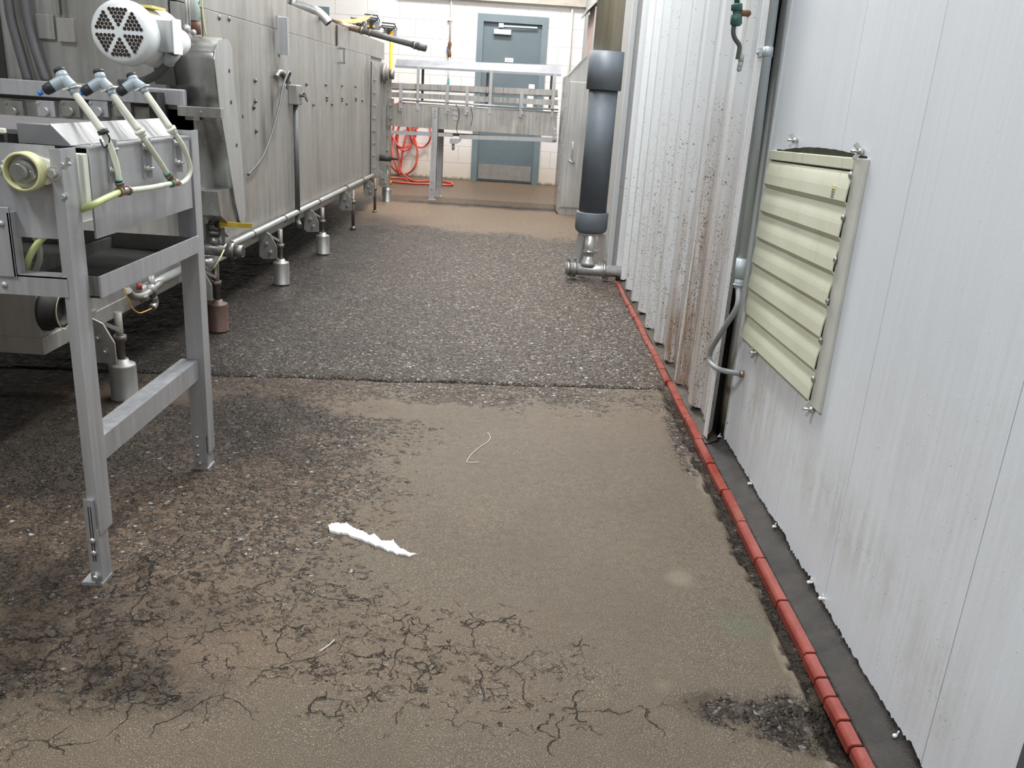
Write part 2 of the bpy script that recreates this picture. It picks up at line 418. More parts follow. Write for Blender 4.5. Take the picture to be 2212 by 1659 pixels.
def floor_mat():
    t = NT('worn_aggregate_floor')
    A = lambda nm: t.n('ShaderNodeAttribute', attribute_name=nm).outputs['Fac']
    agg, wet_shade, crk, pale, pink, dark = [A(k) for k in ('agg', 'wet_shade', 'crk', 'pale', 'pink', 'dark')]
    # worn binder coat
    n1 = t.noise(3.0, 5); n2 = t.noise(420, 2, .7); n3 = t.noise(28, 5, .7)
    sm = t.mix(t.rng(n1, .3, .7), (.098, .072, .048), (.124, .093, .063))
    sm = t.mix(pink, sm, (.140, .088, .056))
    sm = t.mix(t.math('MULTIPLY', t.rng(n3, .42, .68), .30), sm, (.085, .065, .048))
    sm = t.mix(t.rng(n2, .57, .66, 0, .9), sm, (.36, .33, .22))
    sm = t.mix(t.rng(n2, .44, .34, 0, .8), sm, (.05, .04, .03))
    # stones
    wv = t.n('ShaderNodeVectorMath', operation='ADD', inp={0: t.P(), 1: t.n('ShaderNodeVectorMath', operation='SCALE', inp={0: t.n('ShaderNodeTexNoise', inp={'Vector': t.P(), 'Scale': 60.0, 'Detail': 2.0}).outputs['Color'], 3: .010}).outputs[0]}).outputs[0]
    wv = t.n('ShaderNodeVectorMath', operation='MULTIPLY', inp={0: wv, 1: (1, 1.15, 1)}).outputs[0]
    vo = t.n('ShaderNodeTexVoronoi', inp={'Vector': wv, 'Scale': 78.0, 'Randomness': 1.0})
    vo2 = t.n('ShaderNodeTexVoronoi', inp={'Vector': wv, 'Scale': 170.0, 'Randomness': 1.0})
    sel = t.rng(t.noise(45, 3, .6), .48, .54)
    colr = t.n('ShaderNodeSeparateColor', inp={0: vo.outputs['Color']}).outputs
    colr2 = t.n('ShaderNodeSeparateColor', inp={0: vo2.outputs['Color']}).outputs
    def ramp(fac):
        r = t.n('ShaderNodeValToRGB', inp={0: fac}); e = r.color_ramp
        e.interpolation = 'LINEAR'
        cs = [(0, (.018, .015, .012)), (.2, (.050, .042, .033)), (.42, (.105, .086, .064)), (.58, (.15, .104, .070)), (.72, (.15, .14, .12)), (.88, (.30, .275, .235)), (1, (.58, .56, .50))]
        while len(e.elements) < len(cs): e.elements.new(.5)
        for el, (p, c) in zip(e.elements, cs): el.position = p; el.color = (*c, 1)
        return r.outputs[0]
    st = t.mix(sel, ramp(colr[0]), ramp(colr2[0]))
    dist = t.n('ShaderNodeMix', data_type='FLOAT', inp={0: sel, 2: vo.outputs['Distance'], 3: vo2.outputs['Distance']}).outputs[0]
    gap = t.rng(dist, .42, .64)
    st = t.mix(t.math('MULTIPLY', gap, .95), st, (.014, .011, .009))
    st = t.mix(t.math('MULTIPLY', pink, t.rng(colr[2], .3, .8, .85, .12)), st, t.mix(t.rng(t.noise(90, 3, .7), .35, .65), (.055, .034, .022), (.165, .10, .062)))
    # how much stone shows
    am = t.math('ADD', agg, t.math('MULTIPLY', t.math('SUBTRACT', t.noise(22, 4, .7), .5), 1.3))
    am = t.math('ADD', am, t.math('MULTIPLY', t.math('SUBTRACT', colr[1], .5), .5))
    am = t.rng(am, .42, .62)
    c = t.mix(am, sm, st)
    # cracks
    cv = t.n('ShaderNodeVectorMath', operation='ADD', inp={0: t.P(), 1: t.n('ShaderNodeVectorMath', operation='SCALE', inp={0: t.n('ShaderNodeTexNoise', inp={'Vector': t.P(), 'Scale': 14.0, 'Detail': 4.0}).outputs['Color'], 3: .10}).outputs[0]}).outputs[0]
    vc = t.n('ShaderNodeTexVoronoi', feature='DISTANCE_TO_EDGE', inp={'Vector': cv, 'Scale': 9.0}).outputs['Distance']
    vd = t.n('ShaderNodeTexVoronoi', feature='DISTANCE_TO_EDGE', inp={'Vector': cv, 'Scale': 21.0}).outputs['Distance']
    gate = t.rng(t.noise(7, 4, .7), .47, .56)
    w1 = t.math('MULTIPLY', t.rng(vc, .017, .006), t.math('MULTIPLY', t.rng(crk, .2, .5), gate))
    w2 = t.math('MULTIPLY', t.rng(vd, .022, .008), t.math('MULTIPLY', t.rng(crk, .55, .9), t.rng(t.noise(13, 4, .7), .50, .58)))
    cr = t.math('MAXIMUM', w1, w2)
    c = t.mix(t.math('MULTIPLY', cr, .85), c, (.022, .018, .014))
    c = t.mix(t.math('MULTIPLY', pale, .8), c, (.30, .25, .185))
    c = t.mix(t.math('MULTIPLY', wet_shade, .84), c, (.008, .007, .006))  # wet floor and painted shade under conveyor and tunnel share this mask
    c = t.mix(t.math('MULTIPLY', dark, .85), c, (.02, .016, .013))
    gr = t.blob(tuple(U(1600, 1350, Z=0)), (.07, .07, .07))
    c = t.mix(t.math('MULTIPLY', gr, .25), c, (.06, .14, .07))
    dome = t.math('SUBTRACT', 1.0, t.math('MULTIPLY', dist, dist))
    rnd = t.math('MULTIPLY', colr[2], .8)
    h = t.math('MULTIPLY', t.math('ADD', dome, rnd), am)
    h = t.math('ADD', h, t.math('MULTIPLY', t.noise(330, 3, .7), .34))
    h = t.math('ADD', h, t.math('MULTIPLY', n3, .4))
    h = t.math('SUBTRACT', h, t.math('MULTIPLY', cr, 2.2))
    ro = t.math('ADD', t.rng(t.noise(35, 4, .7), .35, .65, .30, .56), t.math('MULTIPLY', wet_shade, -.10))
    t.set(col=c, rough=ro, normal=t.bump(h, .0060), spec=t.math('MULTIPLY', t.rng(wet_shade, 0, 1, .27, .24), t.rng(dark, 0, 1, 1, .3)))
    return t.m
MT['floor'] = floor_mat()
MT['paint'] = simple('white_floor_paint', (.95, .95, .92), .35, 0, .02, 30)

# ------------------------------------------------------------ floor
rs = np.random.RandomState(3)
_lat = rs.rand(256, 256)
def vn(x, y, sc, oct=4):
    out = 0; amp = 1; tot = 0
    for o in range(oct):
        u = x*sc*2**o+17.3*o; v = y*sc*2**o+5.1*o
        i = np.floor(u).astype(int); j = np.floor(v).astype(int); fu = u-i; fv = v-j
        fu = fu*fu*(3-2*fu); fv = fv*fv*(3-2*fv)
        a = _lat[i % 256, j % 256]; b = _lat[(i+1) % 256, j % 256]; c = _lat[i % 256, (j+1) % 256]; d = _lat[(i+1) % 256, (j+1) % 256]
        out = out+amp*((a*(1-fu)+b*fu)*(1-fv)+(c*(1-fu)+d*fu)*fv); tot += amp; amp *= .55
    return out/tot
def sstep(x, a, b):
    t = np.clip((x-a)/(b-a), 0, 1); return t*t*(3-2*t)
JA, JB = U(465, 806, Z=0), U(1440, 838, Z=0)
def build_floor():
    xs = np.concatenate([np.arange(-4.4, -1.7, .15), np.arange(-1.7, .78, .011), [.9, 1.1]])
    ys = np.concatenate([np.arange(-3, .9, .3), np.arange(.95, 3.6, .010), np.arange(3.6, 5.5, .02), np.arange(5.5, 8, .04), np.arange(8, 11.7, .12)])
    X, Y = np.meshgrid(xs, ys, indexing='ij')
    n = vn(X, Y, 4); nf = vn(X+9, Y+3, 22, 3); nm = vn(X+4, Y+2, 9)
    q = (n-.5)*.5
    def blob(px, py, rx, ry, soft=.5, lo=.15, a=0):
        p = U(px, py, Z=0); dx = X-p.x; dy = Y-p.y
        if a: dx, dy = dx*math.cos(a)+dy*math.sin(a), -dx*math.sin(a)+dy*math.cos(a)
        d = np.sqrt((dx/rx)**2+(dy/ry)**2)
        return 1-sstep(d+(nm-.5)*.9, 1-soft, 1+soft*.5)
    yj = JA.y+(X-JA.x)*(JB.y-JA.y)/(JB.x-JA.x)+(vn(X, Y*0, 9)-.5)*.03+(vn(X, Y*0, 50)-.5)*.012
    far = sstep(Y-yj, 0, .02)*(1-sstep(Y+q*1.4-X*.0, 6.5, 7.4))
    agg = far*1.0
    # near slab: stone shows at the left, worn smooth at the right
    lim = .02+(vn(X+3, Y, 1.7)-.5)*.6
    left = (1-sstep(X, lim-.55, lim+.05))*(1-sstep(Y, yj[0, 0]-.05, yj[0, 0]))*sstep(Y+q*.5, 1.28, 1.55)
    near = Y < yj
    agg = np.where(near, np.maximum(agg, left*.60), agg)
    agg = np.where(near, np.maximum(agg, .75*sstep(Y+(nm-.5)*.35, 2.75, 3.0)*(1-sstep(X, .1, .5)*.5)), agg)
    agg = np.maximum(agg, .8*blob(560, 920, .30, .42, .6))
    agg = np.maximum(agg, .30*blob(900, 1450, .40, .12, .6))
    pot = blob(1745, 1560, .135, .085, .5)
    pot = np.maximum(pot, blob(1600, 1530, .11, .05, .6)*.75)
    agg = np.maximum(agg, pot)
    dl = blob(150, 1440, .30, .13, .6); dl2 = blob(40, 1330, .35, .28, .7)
    agg = np.maximum(agg*(1-.35*blob(560, 1280, .35, .14, .6)), np.maximum(dl*.46, dl2*.5))
    edge = np.where((Y < 2.95), sstep(X+(nm-.5)*.06, .595, .62), 0)*(Y < 5)
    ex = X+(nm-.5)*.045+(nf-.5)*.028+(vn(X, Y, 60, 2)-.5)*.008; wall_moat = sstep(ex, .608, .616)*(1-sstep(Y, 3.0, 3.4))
    brk = np.maximum(blob(1480, 950, .06, .3, .5), 0)
    agg = np.maximum(agg, brk*.9)
    wet_shade = .85*blob(480, 900, .42, .50, .8)*near
    wet_shade = np.maximum(wet_shade, .9*(1-sstep(X+(n-.5)*.5, -1.25, -.55))*(1-sstep(Y, 7.2, 7.9))*np.where(near, sstep(Y, 1.9, 2.9)*.8, 1))  # damp floor, with shade painted in beside and under the tunnel
    wet_shade = np.maximum(wet_shade, .55*far*(1-sstep(X+(n-.5)*.6, -1.0, .1)))
    wet_shade = np.maximum(wet_shade, .62*dl2); wet_shade = np.maximum(wet_shade, .55*dl); wet_shade = np.maximum(wet_shade, .8*blob(150, 960, .40, .40, .6)); wet_shade = np.maximum(wet_shade, .45*blob(330, 1330, .25, .12, .9))  # grime plus the conveyor's shadow painted into the left floor
    wet_shade = np.maximum(wet_shade, .75*pot)
    crk = np.zeros_like(X)
    crk = np.maximum(crk, blob(750, 1400, .45, .22, .6)); crk = np.maximum(crk, blob(300, 1420, .40, .20, .6)*.95)
    crk = np.maximum(crk, blob(1050, 1530, .35, .10, .6)*.8)
    crk = np.maximum(crk, blob(450, 1250, .35, .2, .6)*.6); crk = np.maximum(crk, blob(20, 1600, .12, .1, .5)*.7)
    pale = .45*blob(1470, 1250, .035, .045, .7)+.5*blob(1480, 1600, .0001, .0001)
    mb = sstep(ex, .585, .607)*(1-sstep(ex, .607, .613))*(1-sstep(Y, 3.0, 3.4))
    pale = np.maximum(pale, .9*np.clip(mb, 0, 1)*sstep(n, .40, .55)*(Y < 2.6))
    pale = np.maximum(pale, .25*blob(1430, 1480, .02, .02, .8))
    far_smooth = sstep(Y+q*1.4, 6.5, 7.4)
    pink = np.clip(.85*(1-sstep(X+(n-.5)*.9, -.75, -.1))*near+.35*blob(1300, 900, .4, .35, .8)+far_smooth*.95, 0, 1)
    pink = np.maximum(pink, .55*near*np.maximum(crk, agg)); pink = np.maximum(pink, .38*far)
    pink *= np.clip(sstep(Y, 1.15, 1.45)+.25, 0, 1); pink = np.maximum(pink, .8*pot)
    dj = np.abs(Y-yj)
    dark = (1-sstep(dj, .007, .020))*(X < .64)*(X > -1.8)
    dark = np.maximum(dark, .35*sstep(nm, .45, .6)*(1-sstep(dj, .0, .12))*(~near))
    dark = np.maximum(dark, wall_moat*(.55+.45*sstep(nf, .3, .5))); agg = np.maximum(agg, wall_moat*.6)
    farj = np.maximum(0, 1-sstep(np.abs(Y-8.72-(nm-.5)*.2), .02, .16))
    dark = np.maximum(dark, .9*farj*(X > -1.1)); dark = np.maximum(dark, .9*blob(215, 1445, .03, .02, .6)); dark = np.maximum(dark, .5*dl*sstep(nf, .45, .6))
    wet_shade = np.maximum(wet_shade, .6*farj)
    Z = -.006*agg-.018*(1-sstep(dj, .006, .022))*(X < .64)*(X > -1.8)-.014*pot*sstep(nf, .3, .6)-.010*wall_moat
    Z += (nf-.5)*.006*np.clip(agg+crk*.5, 0, 1)+(n-.5)*.003
    Z += .004*(vn(X, Y, 45, 2)-.5)*np.clip(pot*2+dl, 0, 1)
    Z = np.minimum(Z, .001)
    nx, ny = X.shape
    co_ = np.stack([X, Y, Z], -1).reshape(-1, 3)
    idx = np.arange(nx*ny).reshape(nx, ny)
    quads = np.stack([idx[:-1, :-1], idx[1:, :-1], idx[1:, 1:], idx[:-1, 1:]], -1).reshape(-1, 4)
    me = bpy.data.meshes.new('floor')
    me.from_pydata(co_.tolist(), [], quads.tolist())
    for nm_, arr in (('agg', agg), ('wet_shade', wet_shade), ('crk', crk), ('pale', pale), ('pink', pink), ('dark', dark)):
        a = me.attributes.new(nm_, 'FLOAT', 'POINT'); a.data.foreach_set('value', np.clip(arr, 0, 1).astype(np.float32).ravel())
    me.polygons.foreach_set('use_smooth', np.ones(len(quads), dtype=bool))
    me.materials.append(MT['floor'])
    o = bpy.data.objects.new('floor', me); COL.objects.link(o); o['kind'] = 'structure'
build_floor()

# ------------------------------------------------------------ room shell
m = MB(); m.box(-4.4, 1.1, -3, 11.6, CEIL, CEIL+.1); struct('ceiling', m, MT['ceil'])
m = MB(); m.box(-4.5, -4.4, -3, 11.6, -.05, CEIL); struct('wall_left', m, MT['plainwall'])
m = MB(); m.box(-4.4, 1.1, -3.1, -3, -.05, CEIL); struct('wall_front', m, MT['plainwall'])
YB = 11.4
m = MB()
DX0, DX1, DZ = -.585, .215, 2.0    # rear door opening
m.box(-4.4, DX0-.02, YB, YB+.2, -.02, CEIL); m.box(DX1+.02, 1.1, YB, YB+.2, -.02, CEIL); m.box(DX0-.02, DX1+.02, YB, YB+.2, DZ, CEIL)
struct('wall_back', m, MT['block'])
m = MB(); m.box(-1.6, .8, YB-.08, YB, 2.17, 2.40); struct('trim_1', m, simple('beige_beam', (.45, .42, .36), .6))
# rear door
dr = bpy.data.objects.new('door_1', None); COL.objects.link(dr); dr.location = (-.18, YB, 0); dr['kind'] = 'structure'; ROOTS[dr.name] = Vector(dr.location)
m = MB()
m.box(-.625, -.55, YB-.03, YB+.1, 0, 2.03); m.box(.18, .255, YB-.03, YB+.1, 0, 2.03); m.box(-.55, .18, YB-.03, YB+.1, 1.94, 2.03)
part('door_frame', m, MT['frame_paint'], dr)
lf = MB(); lf.box(-.55, .18, YB+.02, YB+.065, .01, 1.94); leaf = part('door_leaf', lf, MT['door'], dr)
m = MB(); m.box(-.53, .16, YB+.012, YB+.02, .03, .22); part('kick_plate', m, simple('scuffed_kick_plate', (.36, .35, .34), .4, .5), leaf)
m = MB(); m.box(-.42, -.20, YB-.04, YB+.02, 1.80, 1.86, .006); m.box(-.36, -.30, YB-.04, YB, 1.88, 1.93)
m.bar((-.33, YB-.03, 1.90), (.12, YB-.02, 1.905), .012, .018); part('door_closer', m, MT['galv'], leaf)
m = MB(); m.box(-.262, -.155, YB+.015, YB+.02, 1.485, 1.535); sg = part('door_sign', m, MT['paper'], leaf, 'small white sign plate with black lettering')
m = MB()
for i, (a, b) in enumerate(((0, 1), (0, 1), (0, 1), (0, 1))):
    x = -.236+i*.016; m.box(x, x+.003, YB+.012, YB+.015, 1.500, 1.520)
    if i != 2: m.box(x, x+.009, YB+.012, YB+.015, 1.517, 1.520)
    m.box(x, x+.009, YB+.012, YB+.015, 1.500, 1.503)
part('lettering', m, MT['ink'], sg)
m = MB(); m.box(.06, .135, YB+.015, YB+.02, 1.17, 1.24); m.box(.05, .13, YB+.015, YB+.02, .95, 1.14); part('push_plate', m, MT['paper'], leaf, 'pale push plate on the right of the leaf')
m = MB(); m.box(-.55, .18, YB-.02, YB+.06, 0, .012); part('threshold', m, MT['void'], dr)
# second rear door at the left, only its corner shows
m = MB(); m.box(-3.4, -2.47, YB-.03, YB-.001, 0, 1.985); struct('door_2', m, MT['frame_paint'])

# flat panelled right wall, near the camera
WX = .736
m = MB()
seams = [-3.0, -1.8, -.6, .2, .66, 1.150, 1.635, 2.02, 2.625]
for a, b in zip(seams, seams[1:]):
    m.box(WX, WX+.03, a+.0012, b-.0012, .012, CEIL)
fp = m
fp.box(WX+.012, WX+.06, -3, 2.60, .0, CEIL)
wr = struct('wall_right', fp, MT['flat'])
# narrow bead and dark gap between flat and ribbed wall
m = MB(); m.box(.7325, .7375, 2.592, 2.602, .03, CEIL); struct('trim_3', m, MT['corr'])
m = MB(); m.box(.7365, .80, 2.602, 2.708, -.02, CEIL); struct('trim_4', m, MT['jamb'])
m = MB(); m.box(.75, .80, 2.708, 2.76, -.02, CEIL); struct('trim_11', m, MT['void'])
# ribbed steel wall
RY0, RY1 = 2.650, 5.32
def ribbed():
    m = MB(); per = .29; pts = []
    y = RY0; pts.append((y-.02, .700)); 
    k = 0
    prof = [(0, .712), (.022, .680), (.072, .680), (.094, .712), (.180, .712), (.186, .706), (.204, .706), (.210, .712)]
    pts = [(RY0-.028, .682), (RY0-.004, .680)]
    y = RY0-.055
    while y < RY1:
        for a, x in prof:
            if y+a > RY0+.001 and y+a < RY1: pts.append((y+a, x))
        y += per
    zc = []
    rows = [.0, .02, CEIL]
    V = []
    fine = []
    for (a, b) in zip(pts, pts[1:]):
        n = max(1, int((b[0]-a[0])/.008))
        for i in range(n): fine.append((a[0]+(b[0]-a[0])*i/n, a[1]+(b[1]-a[1])*i/n))
    fine.append(pts[-1])
    for (yy, xx) in fine:
        zb = .022+.012*random.random()*random.random()+.006*math.sin(yy*9)
        V.append([m.bm.verts.new((xx, yy, zb)), m.bm.verts.new((xx, yy, .3)), m.bm.verts.new((xx, yy, CEIL))])
    for a, b in zip(V, V[1:]):
        for k in range(2): m.bm.faces.new((a[k], b[k], b[k+1], a[k+1]))
    return m
o = struct('wall_ribbed_right', ribbed(), MT['corr'])
md = o.modifiers.new('thick', 'SOLIDIFY'); md.thickness = .0012; md.offset = 0
m = MB(); m.box(.716, .80, 2.76, RY1, -.02, CEIL); struct('wall_behind_ribs_right', m, MT['void'])
# end jamb of the ribbed wall and the wall further back
m = MB(); m.box(.655, .72, RY1-.002, RY1+.02, .03, CEIL); m.box(.632, .66, RY1+.30, RY1+.34, .03, CEIL); struct('trim_5', m, MT['corr'])
m = MB(); m.box(.66, .70, RY1+.02, RY1+.40, .0, CEIL); struct('trim_6', m, simple('grey_jamb', (.30, .31, .32), .5))
m = MB(); m.box(.70, .80, RY1+.2, YB+.05, -.02, CEIL); struct('wall_far_right', m, MT['plainwall'])
m = MB(); m.box(.700, .79, .60, .899, .0, .60); struct('trim_7', m, simple('dark_grey_post', (.10, .10, .11), .5))

# red tile curb and dark fillet
tile_row = bpy.data.objects.new('trim_8', None); COL.objects.link(tile_row); tile_row.location = (.665, 3, 0); tile_row['kind'] = 'structure'; ROOTS['trim_8'] = Vector((.665, 3, 0))
cuts_px = [(1325, 610), (1345, 640), (1353, 662), (1368, 688), (1378, 708), (1388, 728), (1403, 748), (1417, 773), (1430, 802), (1441, 828), (1463, 868), (1484, 908), (1507, 955), (1533, 1007), (1566, 1064), (1601, 1133), (1648, 1214), (1694, 1306), (1753, 1420), (1778, 1473), (1800, 1515), (1830, 1567), (1862, 1622)]
cy = sorted({round(U(x, y_, Z=0).y, 3) for x, y_ in cuts_px} | {1.135, 1.03, .9})
for a, b in zip(cy, cy[1:]):
    j = random.uniform(-.0025, .0025); dz = random.uniform(-.0015, .0015); j2 = j+random.uniform(-.002, .002)
    m = MB(); g = .0022
    z0 = -.012; zt = .011+dz; L = .646; Rr = .674
    pr_ = [(L, z0), (L+.001, .006+dz), (L+.006, zt), (Rr-.004, zt+.001), (Rr, z0)]
    A = [m.bm.verts.new((x+j, a+g, z)) for x, z in pr_]; B = [m.bm.verts.new((x+j2, b-g, z+random.uniform(-.0006, .0006))) for x, z in pr_]
    m.bm.faces.new(A); m.bm.faces.new(B[::-1])
    for i in range(5): m.bm.faces.new((A[(i+1) % 5], A[i], B[i], B[(i+1) % 5]))
    bmesh.ops.bevel(m.bm, geom=[e for e in m.bm.edges], offset=.0012, segments=2, affect='EDGES')
    part('curb_tile', m, MT['tile'], tile_row)
def strip(x0, x1, zfun, y0, y1, nx=7, st=.012, xr=0):
    m = MB(); ys = np.arange(y0, y1+st, st); rows = []
    for yy in ys:
        r = []
        e = (vn(np.array(yy), np.array(3.3), 28)-.5)*xr
        for i in range(nx):
            t = i/(nx-1); x = x0+(x1-x0)*t-(e if i == nx-1 else 0)
            z = zfun(t)+.006*(float(vn(np.array(x*3), np.array(yy), 40, 3))-.5)+(random.uniform(0, .009)*(i == nx-1)+.016*max(0, float(vn(np.array(1.), np.array(yy), 11, 3))-.55)*(i == nx-1)*3)
            r.append(m.bm.verts.new((x, yy, z)))
        rows.append(r)
    for a, b in zip(rows, rows[1:]):
        for i in range(nx-1):
            f = m.bm.faces.new((a[i], a[i+1], b[i+1], b[i])); f.smooth = True
    for r_ in (0,):
        pass
    bmesh.ops.solidify(m.bm, geom=list(m.bm.faces), thickness=.012)
    return m
struct('trim_9', strip(.671, .7385, lambda t: .004+.010*t+.016*t*t, .8, 2.62, st=.007), MT['mortar'])
struct('trim_10', strip(.671, .716, lambda t: .004+.020*t, 2.60, 5.3), simple('brown_cement_fillet', (.13, .11, .085), .6, 0, .3, 20, .001, 120))

# ------------------------------------------------------------ white paint mark and thread on the floor
def paint_mark():
    m = MB()
    up = [(709, 1137), (716, 1133), (728, 1132), (740, 1134), (748, 1131), (756, 1137), (762, 1142), (772, 1146), (783, 1149), (790, 1154), (800, 1159), (808, 1156), (816, 1162), (824, 1171), (838, 1171), (850, 1169), (855, 1177), (860, 1183), (866, 1188), (874, 1190), (882, 1196), (903, 1198)]
    dn = [(885, 1203), (868, 1198), (858, 1199), (846, 1191), (838, 1192), (824, 1183), (812, 1181), (800, 1174), (790, 1171), (778, 1165), (766, 1163), (752, 1155), (738, 1153), (725, 1151), (712, 1148)]
    ring = up+dn; pts = []
    for (x, y), (x2, y2) in zip(ring, ring[1:]+ring[:1]):
        n = 4
        for k in range(n):
            t_ = k/n; pts.append(U(x+(x2-x)*t_+random.uniform(-.9, .9), y+(y2-y)*t_+random.uniform(-1.2, 1.2), Z=0))
    m.prism([(p.x, p.y) for p in pts], 'z', -.004, .0036)
    bmesh.ops.triangulate(m.bm, faces=m.bm.faces[:])
    return m
single('paint_mark', paint_mark(), MT['paint'], 'ragged white paint streak on the brown floor', 'paint mark')
pts = [U(x, y, Z=.002) for x, y in ((1053, 934), (1059, 943), (1055, 953), (1040, 963), (1022, 978), (1012, 990), (1009, 998), (1022, 999), (1034, 998))]
m = MB(); m.tube(pts, .0009, 6, 4); single('thread', m, MT['string'], 'thin white curled thread lying on the floor near the joint', 'thread')
for i, (a, b, c_) in enumerate((((690, 1407), (712, 1392), (722, 1382)),)):
    m = MB(); m.tube([U(a[0], a[1], Z=.002), U(b[0], b[1], Z=.002), U(c_[0], c_[1], Z=.002)], .0011, 6, 3)
    single('thread', m, MT['string'], 'short white thread among the floor cracks, below the paint streak', 'thread')

# ------------------------------------------------------------ shutter vent on the right wall
v = thing('wall_vent', 'yellowed plastic louvred shutter vent on the white wall', 'vent', (.70, 2.13, .40))
VX, Y0, Y1, Z0, Z1 = .7255, 1.852, 2.565, .394, .966
_part = part
def part(name, mb, mat, parent=None, label=None):
    for q in mb.bm.verts: q.co.z -= .030*(q.co.y-2.2)*(0 if name in ('screw', 'wing_nut', 'sticker', 'sticker_print') else 1)
    return _part(name, mb, mat, parent, label)
m = MB()
m.box(VX+.003, WX, Y0-.010, Y0+.060, Z0, Z1, .002)            # near flange
fr = part('vent_frame', m, MT['lvf'], v)
m = MB(); m.box(VX+.001, WX, Y0+.055, Y1, Z1-.026, Z1, .002); m.box(VX+.002, WX, Y1-.016, Y1, Z0, Z1-.02, .002); m.box(VX+.008, WX, Y0+.05, Y1-.01, Z0-.002, Z0+.004)
part('vent_rim', m, MT['lv'], v)
m = MB(); m.box(WX-.001, WX+.001, Y0+.05, Y1-.01, Z0+.004, Z1-.02); part('back_panel', m, MT['void'], v)
nS = 7; hS = (Z1-.030-Z0)/nS
for i in range(nS):
    zt = Z1-.030-i*hS; zb = zt-hS
    m = MB()
    # each slat leans outward to a rounded lip that laps over the next one
    fr_ = [(VX+.007-.010*min(1, k/5.5)**.7-.0005*max(0, k-5), zt-(hS-.0135)*(k/9)**1.3) for k in range(10)]+[(VX+.0065, zb+.0006)]
    prof = fr_+[(x+.003, z+(.003 if j == 0 else 0)) for j, (x, z) in enumerate(fr_[::-1])]
    a0, a1 = Y0+.052, Y1-.014
    A = [m.bm.verts.new((x, a0, z)) for x, z in prof]; B = [m.bm.verts.new((x, a1, z)) for x, z in prof]
    n = len(prof)
    for k in range(n):
        m.bm.faces.new((A[k], A[(k+1) % n], B[(k+1) % n], B[k]))
    for R_ in (A, B):
        for k in range(n//2-1): m.bm.faces.new((R_[k], R_[k+1], R_[n-2-k], R_[n-1-k]))
    part('slat', m, MT['lv'], v)
for (x, y_) in ((1838, 378), (1822, 470), (1805, 561), (1788, 650), (1773, 735), (1757, 818)):
    p = U(x, y_, X=VX); m = MB(); m.rivet((VX, p.y, p.z), (-1, 0, 0), .0075); m.cyl((VX-.001, p.y, p.z), (VX-.002, p.y, p.z), .009, n=14); part('screw', m, MT['bright'], v)
p0 = U(1786, 402, X=VX-.001)
m = MB(); q0_ = U(1800, 415, X=VX-.004); m.box(VX-.0048, VX+.002, q0_.y-.010, q0_.y+.010, q0_.z-.015, q0_.z+.015); st = part('sticker', m, simple('yellow_sticker', (.8, .7, .3), .5), v, 'small yellow and white printed sticker')
m = MB()
for k in range(4): m.box(VX-.0056, VX-.0048, q0_.y-.008, q0_.y+.008, q0_.z-.012+k*.0055, q0_.z-.009+k*.0055)
part('sticker_print', m, MT['ink'], st)
# dark gasket behind the top edge
m = MB()
gy = np.linspace(Y0-.004, Y1-.06, 24)
A = [m.bm.verts.new((VX+.006, yy, Z1-.01)) for yy in gy]; B = [m.bm.verts.new((VX+.005, yy, Z1+.004+.012*math.sin(min(1, max(0, (yy-Y0)/.6))*PI)+random.uniform(-.001, .001))) for yy in gy]
for i in range(len(gy)-1): m.bm.faces.new((A[i], A[i+1], B[i+1], B[i]))
bmesh.ops.solidify(m.bm, geom=list(m.bm.faces), thickness=.006)
part('gasket', m, simple('olive_gasket', (.10, .095, .06), .7), v)
for lab, (x, y_) in (('a', (1712, 303)), ('b', (1852, 327)), ('c', (1628, 762)), ('d', (1747, 884))):
    p = U(x, y_, X=.722); m = MB(); m.cyl((.739, p.y, p.z), (.708, p.y, p.z), .003, n=8)
    m.cyl((.734, p.y, p.z), (.722, p.y, p.z), .007, n=10)
    for sgn in (-1, 1): m.bar((.726, p.y, p.z+sgn*.004), (.716, p.y+sgn*.003, p.z+sgn*.016), .003, .009, (1, 0, 0))
    part('wing_nut', m, MT['bright'], v)
part = _part

# small white wall plugs on the flat wall foot
for lab, x, y_ in (('upper small white plug stub on the wall foot beside the gap', 1556, 943), ('second white plug stub from the gap low on the panel', 1622, 1045), ('third white plug stub low on the panel', 1676, 1138), ('fourth white plug stub low on the panel, above a lower one', 1752, 1258), ('fifth white plug stub just over the dark cement strip', 1777, 1293), ('largest white plug stub near the bottom of the photo', 1940, 1590)):
    p = U(x, y_, X=WX-.004); m = MB()
    m.cyl((WX+.002, p.y, p.z), (WX-.010, p.y, p.z), .0028, n=8); m.ball((WX-.010, p.y, p.z), .0042, n=8); m.bar((WX-.008, p.y, p.z), (WX-.006, p.y-.002, p.z+.012), .002, .003)
    single('wall_plug', m, MT['paint'], lab, 'plug', 'white plugs along the wall foot')

# ------------------------------------------------------------ galvanised conduit
c = thing('electrical_conduit', 'galvanised conduit down the wall joint ending in a grey flexible loop', 'conduit', (.700, 2.64, .58))
XC, YC = .692, 2.575
def cl(z): return (XC, 2.555+(z-.57)*.085, z)
m = MB(); m.cyl(cl(.60), cl(CEIL-.001), .0125, n=24); part('rigid_conduit', m, MT['galv'], c)
m = MB(); m.cyl(cl(.575), cl(.635), .0155, n=24); m.cyl(cl(.545), cl(.576), .0135, n=12); m.cyl(cl(.553), cl(.558), .0165, n=20); part('coupling', m, MT['galv'], c)
q0 = Vector(cl(.55))
fl_pts = [q0, U(1592, 662, X=.685), U(1562, 712, X=.665), U(1538, 752, X=.655), U(1533, 775, X=.655), U(1545, 793, X=.66), U(1572, 803, X=.69), U(1608, 808, X=.738)]
m = MB(); m.tube(fl_pts, .0085, 14, 8); part('flexible_loop', m, MT['flex'], c)
